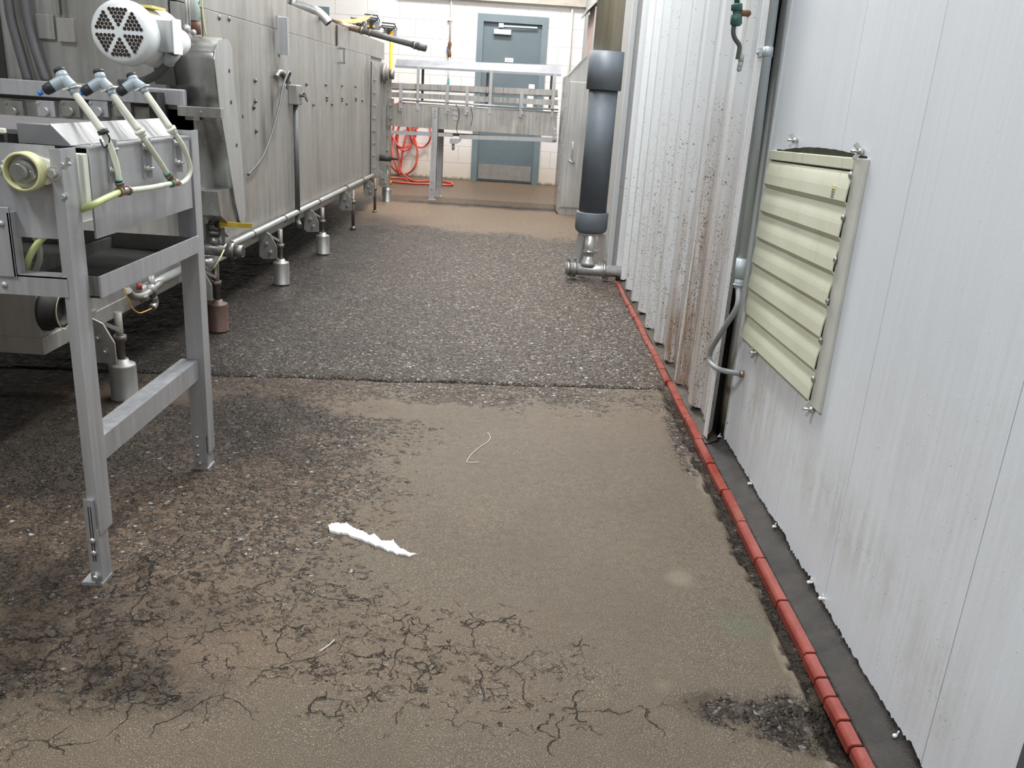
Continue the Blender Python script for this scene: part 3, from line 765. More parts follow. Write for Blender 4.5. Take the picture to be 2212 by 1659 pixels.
m = MB(); e = fl_pts[-1]; m.cyl((.738, e.y, e.z), (.722, e.y-.003, e.z-.001), .011, n=8); part('wall_fitting', m, MT['brass'], c)
m = MB(); zs = 1.222; YC = cl(zs)[1]; m.cyl(cl(zs-.013), cl(zs+.013), .0145, n=24); m.box(.677, .680, YC+.008, YC+.060, zs-.012, zs+.012); m.bolt((.677, YC+.047, zs), (-1, 0, 0), .005, .004)
part('strap', m, MT['galv'], c)

# ------------------------------------------------------------ green valve and hose hanging at the top
g = thing('water_valve', 'dark green valve with black hose tail hanging before the ribbed wall', 'valve', tuple(U(1592, 60, X=.62)))
gx = .62; yv = U(1592, 30, X=gx).y
def gp(x, y_): p = U(x, y_, Y=yv); return p
m = MB(); a = gp(1592, -60); b = gp(1592, 8); m.cyl(a, b, .008, n=14); m.cyl((a.x, a.y, a.z), (a.x, a.y, 1.9), .008, n=12)
b2 = gp(1590, 56); m.lathe(b, b2-b, [(0, .016), (.004, .017), (.018, .017), (.02, .012), (.028, .012), (.03, .017), (.055, .018), (.062, .012), ((b2-b).length, .011)], 8)
part('valve_body', m, MT['green'], g)
m = MB(); h0 = gp(1596, 28); m.cyl(h0, h0+Vector((.025, -.004, 0)), .009, n=14); m.ball(h0+Vector((.026, -.004, 0)), .010, n=10); part('valve_port', m, MT['rust'], g)
m = MB(); m.tube([gp(1586, 52), gp(1584, 68), gp(1587, 82), gp(1597, 98), gp(1596, 112), gp(1593, 128)], .0068, 12, 5); part('hose_tail', m, MT['hosegrey'], g)
m = MB(); m.cyl(gp(1603, 118), gp(1600, 134), .008, n=12); m.cyl(gp(1600, 134), gp(1597, 150), .009, .007, n=12); m.ball(gp(1597, 149), .0085, n=12); part('end_fitting', m, simple('grey_green_cap', (.34, .38, .35), .4), g)
m = MB(); m.tube([gp(1602, 120), gp(1612, 60), gp(1622, 0), gp(1627, -60)], .0022, 8, 4); part('thin_tube', m, MT['cream'], g)

# ------------------------------------------------------------ big grey PVC pipe
pp = thing('drain_pipe', 'large dark grey plastic pipe standing upright on a steel tee', 'pipe', (.48, 5.34, .0))
PY = 5.34; top = U(1303, 110, Y=PY); bot = U(1281, 498, Y=PY); PXc = (top.x+bot.x)/2+.004
def pz(y_): return U(1290, y_, Y=PY).z
R1 = .086
m = MB(); m.cyl((PXc, PY, pz(460)), (PXc, PY, pz(185)), R1, n=48); part('pipe_barrel', m, MT['pvc'], pp)
m = MB(); m.lathe((PXc, PY, pz(194)), (0, 0, 1), [(0, R1), (0, R1+.014), (.002, R1+.018), (pz(110)-pz(194), R1+.018), (pz(110)-pz(194), R1-.004)], 48); part('coupling', m, MT['pvc2'], pp)
zb = pz(503)
m = MB(); m.lathe((PXc, PY, zb), (0, 0, 1), [(0, .05), (0, .080), (.012, .094), (.03, .101), (pz(458)-zb-.006, .101), (pz(458)-zb, .097), (pz(458)-zb, R1)], 48); part('end_cap', m, MT['pvc2'], pp)
m = MB(); m.cyl((PXc, PY, pz(112)), (PXc, PY, CEIL-.01), .082, n=48); part('clear_upper_pipe', m, MT['clear'], pp, 'brownish see-through upper pipe')
m = MB(); m.cyl((PXc, PY, zb+.005), (PXc, PY, zb-.012), .075, n=24)
for sx, sy in ((-.055, -.02), (.07, -.02), (-.02, .07)):
    m.hexa([(PXc+sx*1.7-.02, PY+sy-.004, .0), (PXc+sx*1.7+.02, PY+sy-.004, .0), (PXc+sx*1.7+.02, PY+sy+.004, .0), (PXc+sx*1.7-.02, PY+sy+.004, .0), (PXc+sx-.024, PY+sy-.004, zb-.005), (PXc+sx+.024, PY+sy-.004, zb-.005), (PXc+sx+.024, PY+sy+.004, zb-.005), (PXc+sx-.024, PY+sy+.004, zb-.005)])
part('support_stand', m, MT['cab'], pp)
zt = .085; xv = PXc-.005; yt = PY-.06
m = MB(); m.cyl((xv, yt, zb-.01), (xv, yt, .13), .031, n=24); m.lathe((xv, yt, .15), (0, 0, -1), [(0, .031), (.02, .034), (.04, .045), (.06, .05)], 24)
m.cyl((PXc-.145, yt, .062), (PXc+.25, yt, .062), .036, n=28)
tee = part('pipe_tee', m, MT['cab'], pp)
for cx_ in (-.125, -.085, .10):
    m = MB(); m.cyl((PXc+cx_-.009, yt, .062), (PXc+cx_+.009, yt, .062), .046, n=28); m.box(PXc+cx_-.008, PXc+cx_+.008, yt-.012, yt+.012, .10, .135, .002)
    part('clamp', m, MT['guard'], pp)
m = MB(); m.cyl((xv, yt, .17), (xv, yt, .185), .040, n=24); m.box(xv+.03, xv+.055, yt-.01, yt+.01, .168, .187, .002); part('clamp', m, MT['guard'], pp)
m = MB(); a = U(1235, 560, Y=yt-.02); b = U(1197, 543, Y=yt-.06); m.bar(a, b, .006, .012); m.bar(b, b+(b-a)*.15, .009, .018); part('valve_handle', m, MT['bright'], pp)

# ------------------------------------------------------------ stainless cabinet
cb = thing('steel_cabinet', 'tall stainless steel cabinet with sloped top behind the grey pipe', 'cabinet', (.55, 8.9, 0))
m = MB(); m.prism([(.41, .06), (.655, .06), (.655, 1.50), (.56, 1.46), (.408, 1.285)], 'y', 8.48, 9.33); part('body', m, MT['cab'], cb)
m = MB(); m.box(.428, .655, 8.466, 8.48, .07, 1.24, .004); dd = part('door', m, MT['cab'], cb)
m = MB(); m.cyl((.505, 8.45, .52), (.505, 8.45, .70), .006); m.cyl((.475, 8.44, .52), (.535, 8.44, .50), .009); m.cyl((.505, 8.45, .53), (.505, 8.467, .53), .007); part('door_handle', m, MT['bright'], dd)
m = MB(); m.box(.412, .655, 8.49, 9.32, .0, .06); part('plinth', m, MT['cab'], cb)
m = MB(); m.bar((.400, 8.474, 1.283), (.568, 8.474, 1.475), .02, .012, (0, 0, 1)); m.box(.398, .410, 8.47, 9.34, .02, 1.29); part('edge_trim', m, MT['bright'], cb)

# window hood on the far right wall
hd = thing('wall_hood', 'small angled metal hood on the far right wall above the cabinet', 'hood', (.66, 9.9, 1.6))
m = MB(); m.prism([(.60, 1.98), (.70, 2.08), (.70, 2.05), (.605, 1.955)], 'y', 9.4, 10.5); m.box(.68, .70, 9.45, 9.5, 1.45, 2.0); m.box(.68, .70, 10.4, 10.45, 1.45, 2.0); part('hood_plate', m, MT['cab'], hd)
m = MB()
for k in range(7): m.box(.683, .70, 9.52+k*.125, 9.60+k*.125, 1.40, 1.99)
part('strip', m, simple('faded_red_strips', (.42, .30, .27), .5), hd)

# ------------------------------------------------------------ transfer conveyor across the far end
TY = 9.0
def tp(x, y_, Y=TY): return U(x, y_, Y=Y)
tc = thing('transfer_conveyor', 'stainless transfer conveyor crossing between the tunnel and the cabinet', 'conveyor', (-.9, TY, 0))
def tq(m, pts, dy=.004, Y=TY):
    A = [tp(x, y_, Y) for x, y_ in pts]; n = len(A)
    a = [m.bm.verts.new(p) for p in A]; b = [m.bm.verts.new(p+Vector((0, dy, 0))) for p in A]
    m.bm.faces.new(a); m.bm.faces.new(b[::-1])
    for i in range(n): m.bm.faces.new((a[(i+1) % n], a[i], b[i], b[(i+1) % n]))
m = MB()
A = [tp(853, 141), tp(1212, 160), tp(1212, 165), tp(853, 146)]
u0, u1 = tp(857, 128, TY+.12), tp(1212, 141, TY+.12)
vs = [tp(853, 142), tp(1212, 161), u1, u0]
a = [m.bm.verts.new(p) for p in vs]; m.bm.faces.new(a); bmesh.ops.solidify(m.bm, geom=list(m.bm.faces), thickness=.003)
tq(m, [(853, 141), (1212, 160), (1212, 165), (853, 146)], .012)
m.box(u0.x, u1.x, TY+.12, TY+.40, u0.z-.004, u0.z)
part('cover_sheet', m, simple('bright_cover_steel', (.34, .355, .38), .5, .25), tc)
def vbar(x, w_, y0, y1, Y=TY, dy=.01):
    m = MB(); t_, b_ = tp(x, y0, Y), tp(x, y1, Y)
    m.box(t_.x-w_/2, t_.x+w_/2, Y-dy, Y, b_.z, t_.z); return m
for x, y0, y1 in ((904, 144, 238), (1062, 152, 246), (1199, 160, 254)):
    part('cover_post', vbar(x, .028, y0, y1), MT['frame'], tc)
for x, y0, y1 in ((914, 148, 218), (1054, 154, 225), (1192, 164, 234)):
    part('cover_post', vbar(x, .026, y0, y1, TY+.30), MT['panel_dark'], tc)
for y0, y1, y2, y3, Y in ((178, 190, 194, 207, TY+.07), (198, 209, 216, 228, TY+.07)):
    m = MB(); tq(m, [(832, y0), (1205, y2), (1205, y3), (832, y1)], .008, Y); part('guide_rail', m, MT['convside'], tc)
m = MB(); tq(m, [(832, 182), (1205, 199), (1205, 210), (832, 193)], .008, TY+.26); part('guide_rail', m, MT['panel_dark'], tc)
m = MB(); m.cyl(tp(868, 216, TY-.015), tp(1206, 237, TY-.015), .008, n=12); m.cyl(tp(868, 222, TY-.005), tp(1206, 243, TY-.005), .005, n=10); part('guide_rod', m, MT['bright'], tc)
for x, y0, y1 in ((866, 179, 240), (967, 182, 246), (1010, 186, 248), (1128, 194, 253)):
    m = vbar(x, .034, y0, y1, TY-.022, .008); p = tp(x, y0+38, TY-.03)
    m.bolt(p, (0, -1, 0), .010, .012); m.cyl(p, p+Vector((0, .09, 0)), .008, n=10)
    p = tp(x, y1-7, TY-.03); m.bolt(p, (0, -1, 0), .009, .01); part('rail_bracket', m, MT['frame'], tc)
m = MB(); tq(m, [(845, 224), (1016, 234), (1016, 283), (845, 272)], .03); part('side_panel', m, MT['convside'], tc)
m = MB(); tq(m, [(1016, 234), (1203, 242), (1203, 295), (1016, 283)], .03, TY-.001); part('side_panel', m, MT['convside'], tc)
m = MB(); zt_ = tp(1016, 234).z; m.box(-1.33, .36, TY+.03, TY+.33, zt_-.012, zt_-.002); part('belt', m, MT['panel_dark'], tc)
m = MB(); zb_ = tp(1016, 283).z; m.box(-1.25, .36, TY+.30, TY+.33, zb_, zt_); part('side_panel', m, MT['panel_dark'], tc)
m = MB(); tq(m, [(978, 228), (988, 228), (988, 260), (978, 259)], .006, TY-.006)
for x, y_ in ((980, 235), (980, 247), (986, 236), (986, 248)) : m.bolt(tp(x, y_, TY-.007), (0, -1, 0), .009, .008)
part('joint_plate', m, MT['frame'], tc)
m = MB(); tq(m, [(832, 281), (978, 288), (978, 296), (832, 289)], .05); tq(m, [(992, 291), (1203, 298), (1203, 307), (992, 300)], .04); part('lower_rail', m, MT['frame'], tc)
m = MB(); tq(m, [(972, 300), (996, 301), (994, 306), (987, 311), (971, 310)], .07, TY-.01); m.cyl(tp(979, 309, TY+.03), tp(979, 324, TY+.03), .014, n=16); part('drain_cup', m, MT['frame'], tc)
for Yl, x, y0 in ((TY-.03, 941, 232), (TY+.32, 953, 262)):
    m = MB(); t_ = tp(x, y0, Yl)
    m.box(t_.x-.035, t_.x+.03, Yl, Yl+.004, .10, t_.z); m.box(t_.x+.026, t_.x+.03, Yl, Yl+.045, .10, t_.z)
    for k in range(3): m.bolt((t_.x-.005, Yl, t_.z-.03-.03*k), (0, -1, 0), .007, .006)
    lg = part('leg', m, MT['frame'], tc)
    m = MB(); m.box(t_.x-.04, t_.x+.012, Yl-.006, Yl-.001, .004, .30); m.box(t_.x-.045, t_.x+.03, Yl-.02, Yl+.05, -.008, .006)
    for k in range(2): m.bolt((t_.x-.012, Yl-.006, .12+.07*k), (0, -1, 0), .008, .008)
    part('foot', m, MT['frame'], lg)
m = MB(); m.box(-.93, .37, TY+.30, TY+.34, .64, .67); part('rear_rail', m, MT['panel_dark'], tc)
m = MB(); q = U(1198, 290, Y=TY-.01); m.box(q.x-.02, q.x+.02, TY-.02, TY-.005, q.z-.06, q.z+.06); 
for k in range(3): m.bolt((q.x, TY-.02, q.z-.04+k*.04), (0, -1, 0), .007, .006)
part('end_bracket', m, MT['frame'], tc)
m = MB(); m.tube([tp(985, 225, TY-.03), tp(992, 245, TY-.04), tp(987, 272, TY-.04), tp(989, 288, TY-.04), tp(1003, 291, TY-.03)], .003, 8, 5); m.tube([tp(1016, 228, TY-.03), tp(1021, 250, TY-.03), tp(1017, 272, TY-.03)], .0025, 8, 5)
part('cable', m, MT['black'], tc)

# ------------------------------------------------------------ back wall bits
w1 = thing('wall_pipe', 'thin rust-stained white pipe with brass valve down the block wall', 'pipe', (-.96, YB-.03, 0))
m = MB(); x0 = -.960; m.cyl((x0, YB-.03, 1.68), (x0, YB-.03, 2.6), .011, n=12); m.cyl((x0+.0, YB-.03, 1.15), (x0, YB-.03, 1.50), .009, n=12); part('pipe', m, MT['whitepipe'], w1)
m = MB(); m.lathe((x0, YB-.03, 1.68), (0, 0, -1), [(0, .012), (.01, .022), (.04, .024), (.06, .014), (.11, .014), (.12, .022), (.17, .024), (.18, .012)], 12); part('rusty_valve', m, MT['rust'], w1)
m = MB(); m.box(x0-.035, x0-.02, YB-.05, YB-.02, 1.56, 1.62, .003); part('valve_tag', m, MT['blue'], w1, 'small blue tag')
m = MB(); m.box(x0-.035, x0+.02, YB-.045, YB-.0, 1.92, 1.94); part('pipe_clip', m, MT['whitepipe'], w1)
m = MB(); m.cyl((x0, YB-.035, 1.12), (x0, YB-.035, 1.24), .013, n=10); part('green_sleeve', m, MT['teal'], w1)
m = MB(); m.cyl((.555, YB-.03, .9), (.535, YB-.03, 2.25), .014, n=14)
single('white_pipe', m, MT['whitepipe'], 'white painted pipe in the right corner of the block wall', 'pipe')
m = MB(); a = U(797, 20, Y=YB-.003); b = U(818, 48, Y=YB-.003); m.box(a.x, b.x, YB-.004, YB-.001, b.z, a.z); nt = thing('paper_notice', 'small printed paper notice on the block wall behind the work lights', 'notice', (a.x, YB-.003, b.z)); part('sheet', m, MT['paper'], nt)
m = MB()
for k in range(5): m.box(a.x+.01, b.x-.01-.01*(k % 2), YB-.0055, YB-.004, a.z-.02-.022*k, a.z-.015-.022*k)
part('printing', m, simple('pale_blue_print', (.45, .5, .58), .7), nt)

# red hose hung on the back wall
hs = thing('water_hose', 'red rubber hose in tangled loops hanging on the block wall', 'hose', (-1.45, YB-.06, 0))
HP = [(838, 262), (834, 300), (838, 345), (858, 372), (880, 375), (896, 360), (902, 330), (893, 290), (885, 268), (875, 300), (868, 340), (866, 368), (880, 384), (900, 392), (940, 390), (975, 396), (970, 400), (930, 398), (880, 396), (845, 392), (836, 388), (846, 384), (872, 386), (880, 389)]
def hosepath(P, k=0):
    out = []
    for i, (x, y_) in enumerate(P):
        Y = YB-.045-.022*((i*3+k) % 4)
        p = U(x, y_, Y=Y)
        if p.z < .022 or y_ > 383: p = U(x, y_, Z=.018)
        if p.y > YB-.03: p.y = YB-.03; p.z = .018
        out.append(p)
    return out
m = MB(); m.tube(hosepath(HP), .0125, 12, 7); part('hose', m, MT['redhose'], hs)
m = MB(); m.tube(hosepath([(842, 262), (846, 290), (860, 314), (872, 318), (886, 312), (896, 298), (898, 280), (893, 262)], 1), .0125, 12, 7)
m.tube(hosepath([(868, 262), (858, 285), (856, 308), (868, 324), (880, 322), (889, 305), (878, 270), (872, 262)], 2), .0125, 12, 7)
m.tube(hosepath([(880, 265), (892, 305), (905, 318), (920, 314), (930, 296), (926, 262)], 3), .0125, 12, 7)
m.tube(hosepath([(852, 262), (846, 310), (851, 345), (860, 368), (864, 350), (858, 320), (862, 262)], 5), .0125, 12, 7)
part('hose_loop', m, MT['redhose'], hs)
m = MB(); p = U(870, 232, Y=YB-.05); m.tube([p+Vector((-.12, 0, 0)), p+Vector((-.05, -.03, .05)), p+Vector((.05, -.03, .04)), p+Vector((.13, 0, -.12)), p+Vector((.2, 0, -.25))], .0125, 12, 6)
m.cyl((p.x, YB, p.z-.02), (p.x, YB-.11, p.z-.02), .02, n=12); part('hose_hanger', m, MT['redhose'], hs)

# ------------------------------------------------------------ work lights on a yellow stand
LY = 10.2
wl = thing('work_light_stand', 'yellow stand carrying black framed work lights behind the tunnel', 'work light', (-1.5, LY, 0))
px0 = U(844, 150, Y=LY)
m = MB(); m.cyl((px0.x, LY, .05), (px0.x, LY, U(844, 66, Y=LY).z), .018, n=16)
m.cyl((px0.x, LY, -.002), (px0.x, LY, .05), .03, n=24)
part('stand', m, MT['yellow'], wl)
m = MB(); m.cyl(U(765, 60, Y=LY+.03), U(852, 78, Y=LY+.03), .014, n=10); part('cross_arm', m, MT['galvdark'], wl)
for (x, y_) in ((773, 56), (803, 48), (840, 66)):
    q = U(x, y_, Y=LY)
    m = MB()
    wd = .075
    for dz in (.075, .045): m.bar((q.x-wd, LY-.03, q.z+dz), (q.x+wd, LY-.03, q.z+dz-.006), .012, .012)
    m.bar((q.x-wd-.03, LY-.02, q.z+.015), (q.x-wd+.01, LY-.03, q.z+.05), .010, .010); m.bar((q.x+wd+.02, LY-.02, q.z+.01), (q.x+wd-.01, LY-.03, q.z+.07), .012, .010)
    m.bar((q.x-wd+.01, LY-.03, q.z+.03), (q.x-.01, LY-.02, q.z-.01), .012, .012); m.bar((q.x+wd-.01, LY-.03, q.z+.03), (q.x+.01, LY-.02, q.z-.01), .012, .012)
    m.box(q.x-.018, q.x+.018, LY-.035, LY-.005, q.z-.06, q.z+.02)
    m.bar((q.x-wd, LY-.03, q.z+.025), (q.x+wd, LY-.03, q.z+.02), .012, .014)
    lh = part('lamp_head', m, MT['black'], wl)
    m = MB()
    for s_ in (-1, 1): m.cyl((q.x+s_*.03, LY-.05, q.z-.045), (q.x+s_*.03, LY-.02, q.z-.045), .013, n=10)
    part('knob', m, MT['yellow'], lh)
    m = MB(); m.box(q.x-.06, q.x+.085, LY+.01, LY+.05, q.z-.075, q.z+.015, .006); part('lamp_housing', m, simple('grey_lamp_housing', (.25, .26, .3), .5), lh)

# ------------------------------------------------------------ the wash tunnel
MX = -1.36
tn = thing('wash_tunnel', 'long stainless steel wash tunnel machine along the left side of the aisle', 'machine', (-1.9, 5.5, 0))
def tx(x, y_, X=MX): return U(x, y_, X=X)
TYE = 8.72; TZ = 1.48; SEAM = 1.328
def side_sheet(y0, y1, z0, z1, t_=.03, X=MX):
    m = MB(); m.box(X-t_, X, y0, y1, z0, z1, .0015); return m
# lower side sheet and upper band with a fold between them
part('side_panel', side_sheet(3.82, 5.62, .30, SEAM), MT['panel'], tn)
part('side_panel', side_sheet(5.622, 7.94, .30, SEAM), MT['panel'], tn)
part('side_panel', side_sheet(7.94, TYE, .30, 1.30), MT['panel'], tn)
part('side_panel', side_sheet(3.555, 3.81, .62, SEAM-.002), MT['panel'], tn)
part('top_panel', side_sheet(3.555, 5.195, SEAM+.003, TZ+.12, .03, MX-.004), MT['panel'], tn)
part('top_panel', side_sheet(5.205, 6.50, SEAM+.003, TZ, .03, MX-.004), MT['panel'], tn)
part('top_panel', side_sheet(6.54, TYE, SEAM+.003, TZ, .03, MX-.004), MT['panel'], tn)
# body core, roof and ends
m = MB(); m.box(-2.75, MX-.03, 3.58, TYE, .27, TZ-.01); part('body_shell', m, MT['panel_dark'], tn)
m = MB(); m.box(-2.75, MX-.036, 3.55, 3.58, .99, TZ+.115)
m.box(-2.75, MX-.036, 3.58, 5.19, TZ-.01, TZ+.115)
fpn = part('front_panel', m, MT['panel'], tn)
# hinge plates on the front panel
for (a, b) in (((78, 30), (122, 86)),):
    p, q = U(a[0], a[1], Y=3.545), U(b[0], b[1], Y=3.545); m = MB(); m.box(p.x, q.x, 3.535, 3.549, q.z, p.z, .002); part('latch_plate', m, MT['panel'], tn)
p, q = U(122, 38, Y=3.535), U(163, 92, Y=3.535); m = MB(); m.box(p.x, q.x, 3.528, 3.549, q.z, p.z, .002); part('latch_plate', m, MT['convside'], tn)
m = MB(); p = U(122, 0, Y=3.54); q = U(130, 30, Y=3.54); m.box(p.x, p.x+.012, 3.53, 3.549, q.z, p.z+.02); m.box(p.x+.03, p.x+.036, 3.53, 3.549, q.z-.02, p.z+.02); part('hinge', m, MT['panel_dark'], tn)
m = MB(); p = U(6, 80, Y=3.54); m.box(p.x-.035, p.x-.005, 3.54, 3.549, .99, 1.5); part('dark_slot', m, MT['void'], tn)
# lower tank, running forward under the infeed
m = MB(); m.box(-2.75, MX, 2.37, TYE, .25, .302, .002); m.box(-2.75, MX-.004, 2.37, 3.60, .30, .60, .003)
part('lower_tank', m, MT['panel'], tn)
m = MB(); m.box(-2.7, MX-.06, 3.53, 3.56, .60, .99); m.box(MX-.05, MX-.02, 3.35, 3.56, .60, .99); part('inner_frame', m, MT['void'], tn)  # near-black colour paints the shade in the cavity behind the conveyor
# cross bar and bearing row before the front panel
BY = 3.42
p, q = U(0, 173, Y=BY), U(398, 216, Y=BY); m = MB(); m.box(-2.6, q.x, BY, BY+.03, U(200, 216, Y=BY).z, U(200, 182, Y=BY).z, .003); part('cross_bar', m, MT['frame'], tn)
m = MB(); m.box(-2.6, q.x+.02, BY+.03, BY+.10, .70, .93); part('cross_plate', m, MT['panel_dark'], tn)
for x in (28, 97, 150, 212, 262): 
    p = U(x, 235, Y=BY); m = MB(); m.box(p.x-.035, p.x+.035, BY+.005, BY+.03, p.z-.03, p.z+.03, .003); m.cyl((p.x, BY-.02, p.z-.01), (p.x, BY+.005, p.z-.01), .018, n=18); m.bolt((p.x-.028, BY+.005, p.z+.02), (0, -1, 0), .006)
    part('bearing_block', m, MT['frame'] if x in (97, 212) else MT['panel_dark'], tn)
# plate to the right of the nozzles, below the motor
m = MB(); p, q = U(318, 188, Y=3.45), U(396, 262, Y=3.45); m.box(p.x, q.x+.01, 3.45, 3.47, q.z, p.z, .002)
for x, y_ in ((362, 208), (368, 226), (340, 244), (350, 196)): m.bolt(U(x, y_, Y=3.45), (0, -1, 0), .006, .008)
part('mounting_plate', m, MT['panel'], tn)
m = MB(); p, q = U(382, 228, Y=3.40), U(478, 256, Y=3.40); m.box(p.x, q.x, 3.40, 3.43, q.z, p.z, .002); m.bolt(U(433, 243, Y=3.40), (0, -1, 0), .006, .005); part('support_rail', m, MT['panel'], tn)
m = MB(); p, q = U(330, 112, Y=3.46), U(400, 186, Y=3.46); m.box(p.x, MX-.0, 3.46, 3.50, q.z, p.z); part('motor_base', m, MT['void'], tn)
# dark box under the guard
m = MB(); p = U(410, 258, Y=3.5); m.box(MX-.02, -1.27, 3.45, 3.80, .62, p.z); part('guard_skirt', m, MT['guard'], tn)
# bolts on the side sheets
for (x, y_) in ((550, 174), (550, 219), (547, 232), (552, 283), (661, 182), (703, 183), (738, 185), (767, 187), (676, 226), (716, 225), (748, 224), (705, 210), (738, 212), (768, 212), (705, 216), (738, 217), (768, 216), (782, 217)):
    m = MB(); m.bolt(tx(x, y_), (1, 0, 0), .009, .008); part('bolt', m, MT['galvdark'], tn)
for (x, y_) in ((473, 38), (494, 41)): m = MB(); m.rivet(tx(x, y_, MX), (1, 0, 0), .012); part('rivet', m, MT['galvdark'], tn)
m = MB(); p = tx(735, 42); m.box(MX-.002, MX+.003, 6.50, 6.54, SEAM+.01, TZ-.01); part('slot', m, MT['void'], tn)
m = MB(); m.box(MX-.002, MX+.002, 3.808, 3.822, 1.20, 1.33); part('slot', m, MT['void'], tn)
# handles and latches
m = MB(); a, b = tx(594, 45), tx(594, 110)
m.prism([(4.96, 1.40), (5.02, 1.40), (5.02, 1.21), (4.99, 1.19), (4.96, 1.205)], 'x', MX-.002, MX+.006)
m.prism([(4.965, 1.392), (4.985, 1.395), (4.985, 1.20), (4.965, 1.20)], 'x', MX+.004, MX+.055)
part('latch_handle', m, MT['frame'], tn)
m = MB(); a, b = tx(730, 104), tx(730, 136)
m.box(MX, MX+.05, a.y-.01, a.y+.01, a.z-.008, a.z+.004); m.box(MX, MX+.05, a.y-.01, a.y+.01, b.z-.004, b.z+.008); m.box(MX+.04, MX+.05, a.y-.012, a.y+.012, b.z, a.z); part('pull_handle', m, MT['panel_dark'], tn)
# far end posts with their bolts
m = MB(); pz1 = 1.285
m.prism([(MX, .17), (MX+.06, .17), (MX+.06, 1.21), (MX+.01, pz1), (MX, pz1)], 'y', 7.95, 7.957); m.box(MX, MX+.006, 7.95, 8.06, .17, pz1)
for k in range(9): m.bolt((MX+.035, 7.95, .27+k*.108), (0, -1, 0), .010, .01)
part('corner_post', m, MT['panel'], tn)
m = MB(); m.box(MX+.0, MX+.075, TYE-.03, TYE-.02, .05, 1.20); m.box(MX, MX+.006, TYE-.06, TYE, .05, 1.2)
for k in range(6): m.bolt((MX+.045, TYE-.03, .35+k*.14), (0, -1, 0), .010, .01)
part('corner_post', m, MT['panel'], tn)
m = MB(); m.lathe((MX+.02, 8.55, 1.20), (1, 0, 0), [(0, .09), (.02, .09), (.02, .06), (.05, .055)], 24); m.lathe((MX+.075, 8.60, 1.20), (1, 0, 0), [(0, .045), (.035, .045), (.035, .03)], 18); part('end_bearing', m, MT['panel_dark'], tn)
m = MB(); m.box(MX+.05, MX+.11, 8.62, 8.64, .73, .98); m.bolt((MX+.08, 8.62, .92), (0, -1, 0), .014, .01); m.bolt((MX+.08, 8.62, .80), (0, -1, 0), .014, .01); part('chain_plate', m, MT['panel_dark'], tn)
m = MB(); p = U(838, 342, Y=8.5); m.cyl((MX, 8.5, p.z), (p.x+.03, 8.5, p.z), .03, n=14); m.cyl((p.x+.03, 8.5, p.z), (p.x+.1, 8.5, p.z), .012, n=10); part('drain_cock', m, MT['void'], tn)
# water pipe clipped along the foot
m = MB(); m.cyl((MX+.028, 3.98, .318), (MX+.028, 7.93, .310), .017, n=18)
m.cyl((MX+.028, 2.95, .315), (MX+.028, 3.40, .315), .017, n=18)
wp = part('foot_pipe', m, simple('bright_foot_pipe', (.34, .34, .325), .38, .4), tn)
m = MB()
for yy in (4.30, 4.90, 5.75, 6.7, 7.4): m.cyl((MX+.028, yy-.006, .316), (MX+.028, yy+.006, .316), .0215, n=18)
part('pipe_clip', m, MT['galvdark'], wp)
# brackets with levelling rods and cans
for i, (yy, can, xx) in enumerate(((2.72, 1, -1.30), (3.62, 2, -1.285), (4.62, 1, -1.278), (5.60, 1, -1.268), (6.72, 0, -1.28), (7.75, 0, -1.28), (8.60, 1, -1.30))):
    m = MB(); m.prism([(MX, .31), (MX+.055, .285), (MX+.088, .22), (MX+.088, .155), (MX+.01, .15), (MX, .175)], 'y', yy-.10, yy-.092)
    m.box(MX-.006, MX+.001, yy-.10, yy-.02, .16, .31); m.bar((MX+.01, yy-.09, .30), (MX+.08, yy-.02, .24), .008, .012)
    m.bolt((MX+.055, yy-.10, .19), (0, -1, 0), .009, .008); m.bolt((MX+.035, yy-.10, .235), (0, -1, 0), .009, .008)
    br = part('leg_bracket', m, MT['panel'], tn)
    m = MB(); m.cyl((xx, yy, .13 if can else .02), (xx, yy, .30), .0125, n=14); m.cyl((xx, yy, .20), (xx, yy, .22), .022, n=6)
    if not can: m.cyl((xx, yy, -.004), (xx, yy, .02), .026, .013, n=16)
    part('levelling_rod', m, MT['galvdark'], br)
    if can:
        m = MB(); m.lathe((xx, yy, -.004), (0, 0, 1), [(0, .046), (.006, .046), (.008, .0435), (.118, .0435), (.124, .041), (.128, .024), (.142, .020)], 28); part('foot_can', m, simple('rusty_can_shaded', (.09, .05, .038), .5, .2) if can == 2 else MT['panel_dark'], br)  # the reddish can's colour is darkened to paint the shadow on it
# near bracket plate and round flange on the tank side
p = tx(115, 670, -1.345); m = MB(); m.lathe((MX-.005, p.y, p.z), (1, 0, 0), [(0, .062), (.012, .062), (.012, .052), (.05, .05), (.05, .038), (.03, .036)], 28); fl_ = part('tank_flange', m, MT['void'], tn)
m = MB(); m.tube([(MX+.05, p.y+.05*math.cos(a_), p.z+.055*math.sin(a_)) for a_ in np.linspace(1.2, 4.6, 10)], .0016, 6, 2); part('seal_ring', m, MT['yellowed'], fl_)

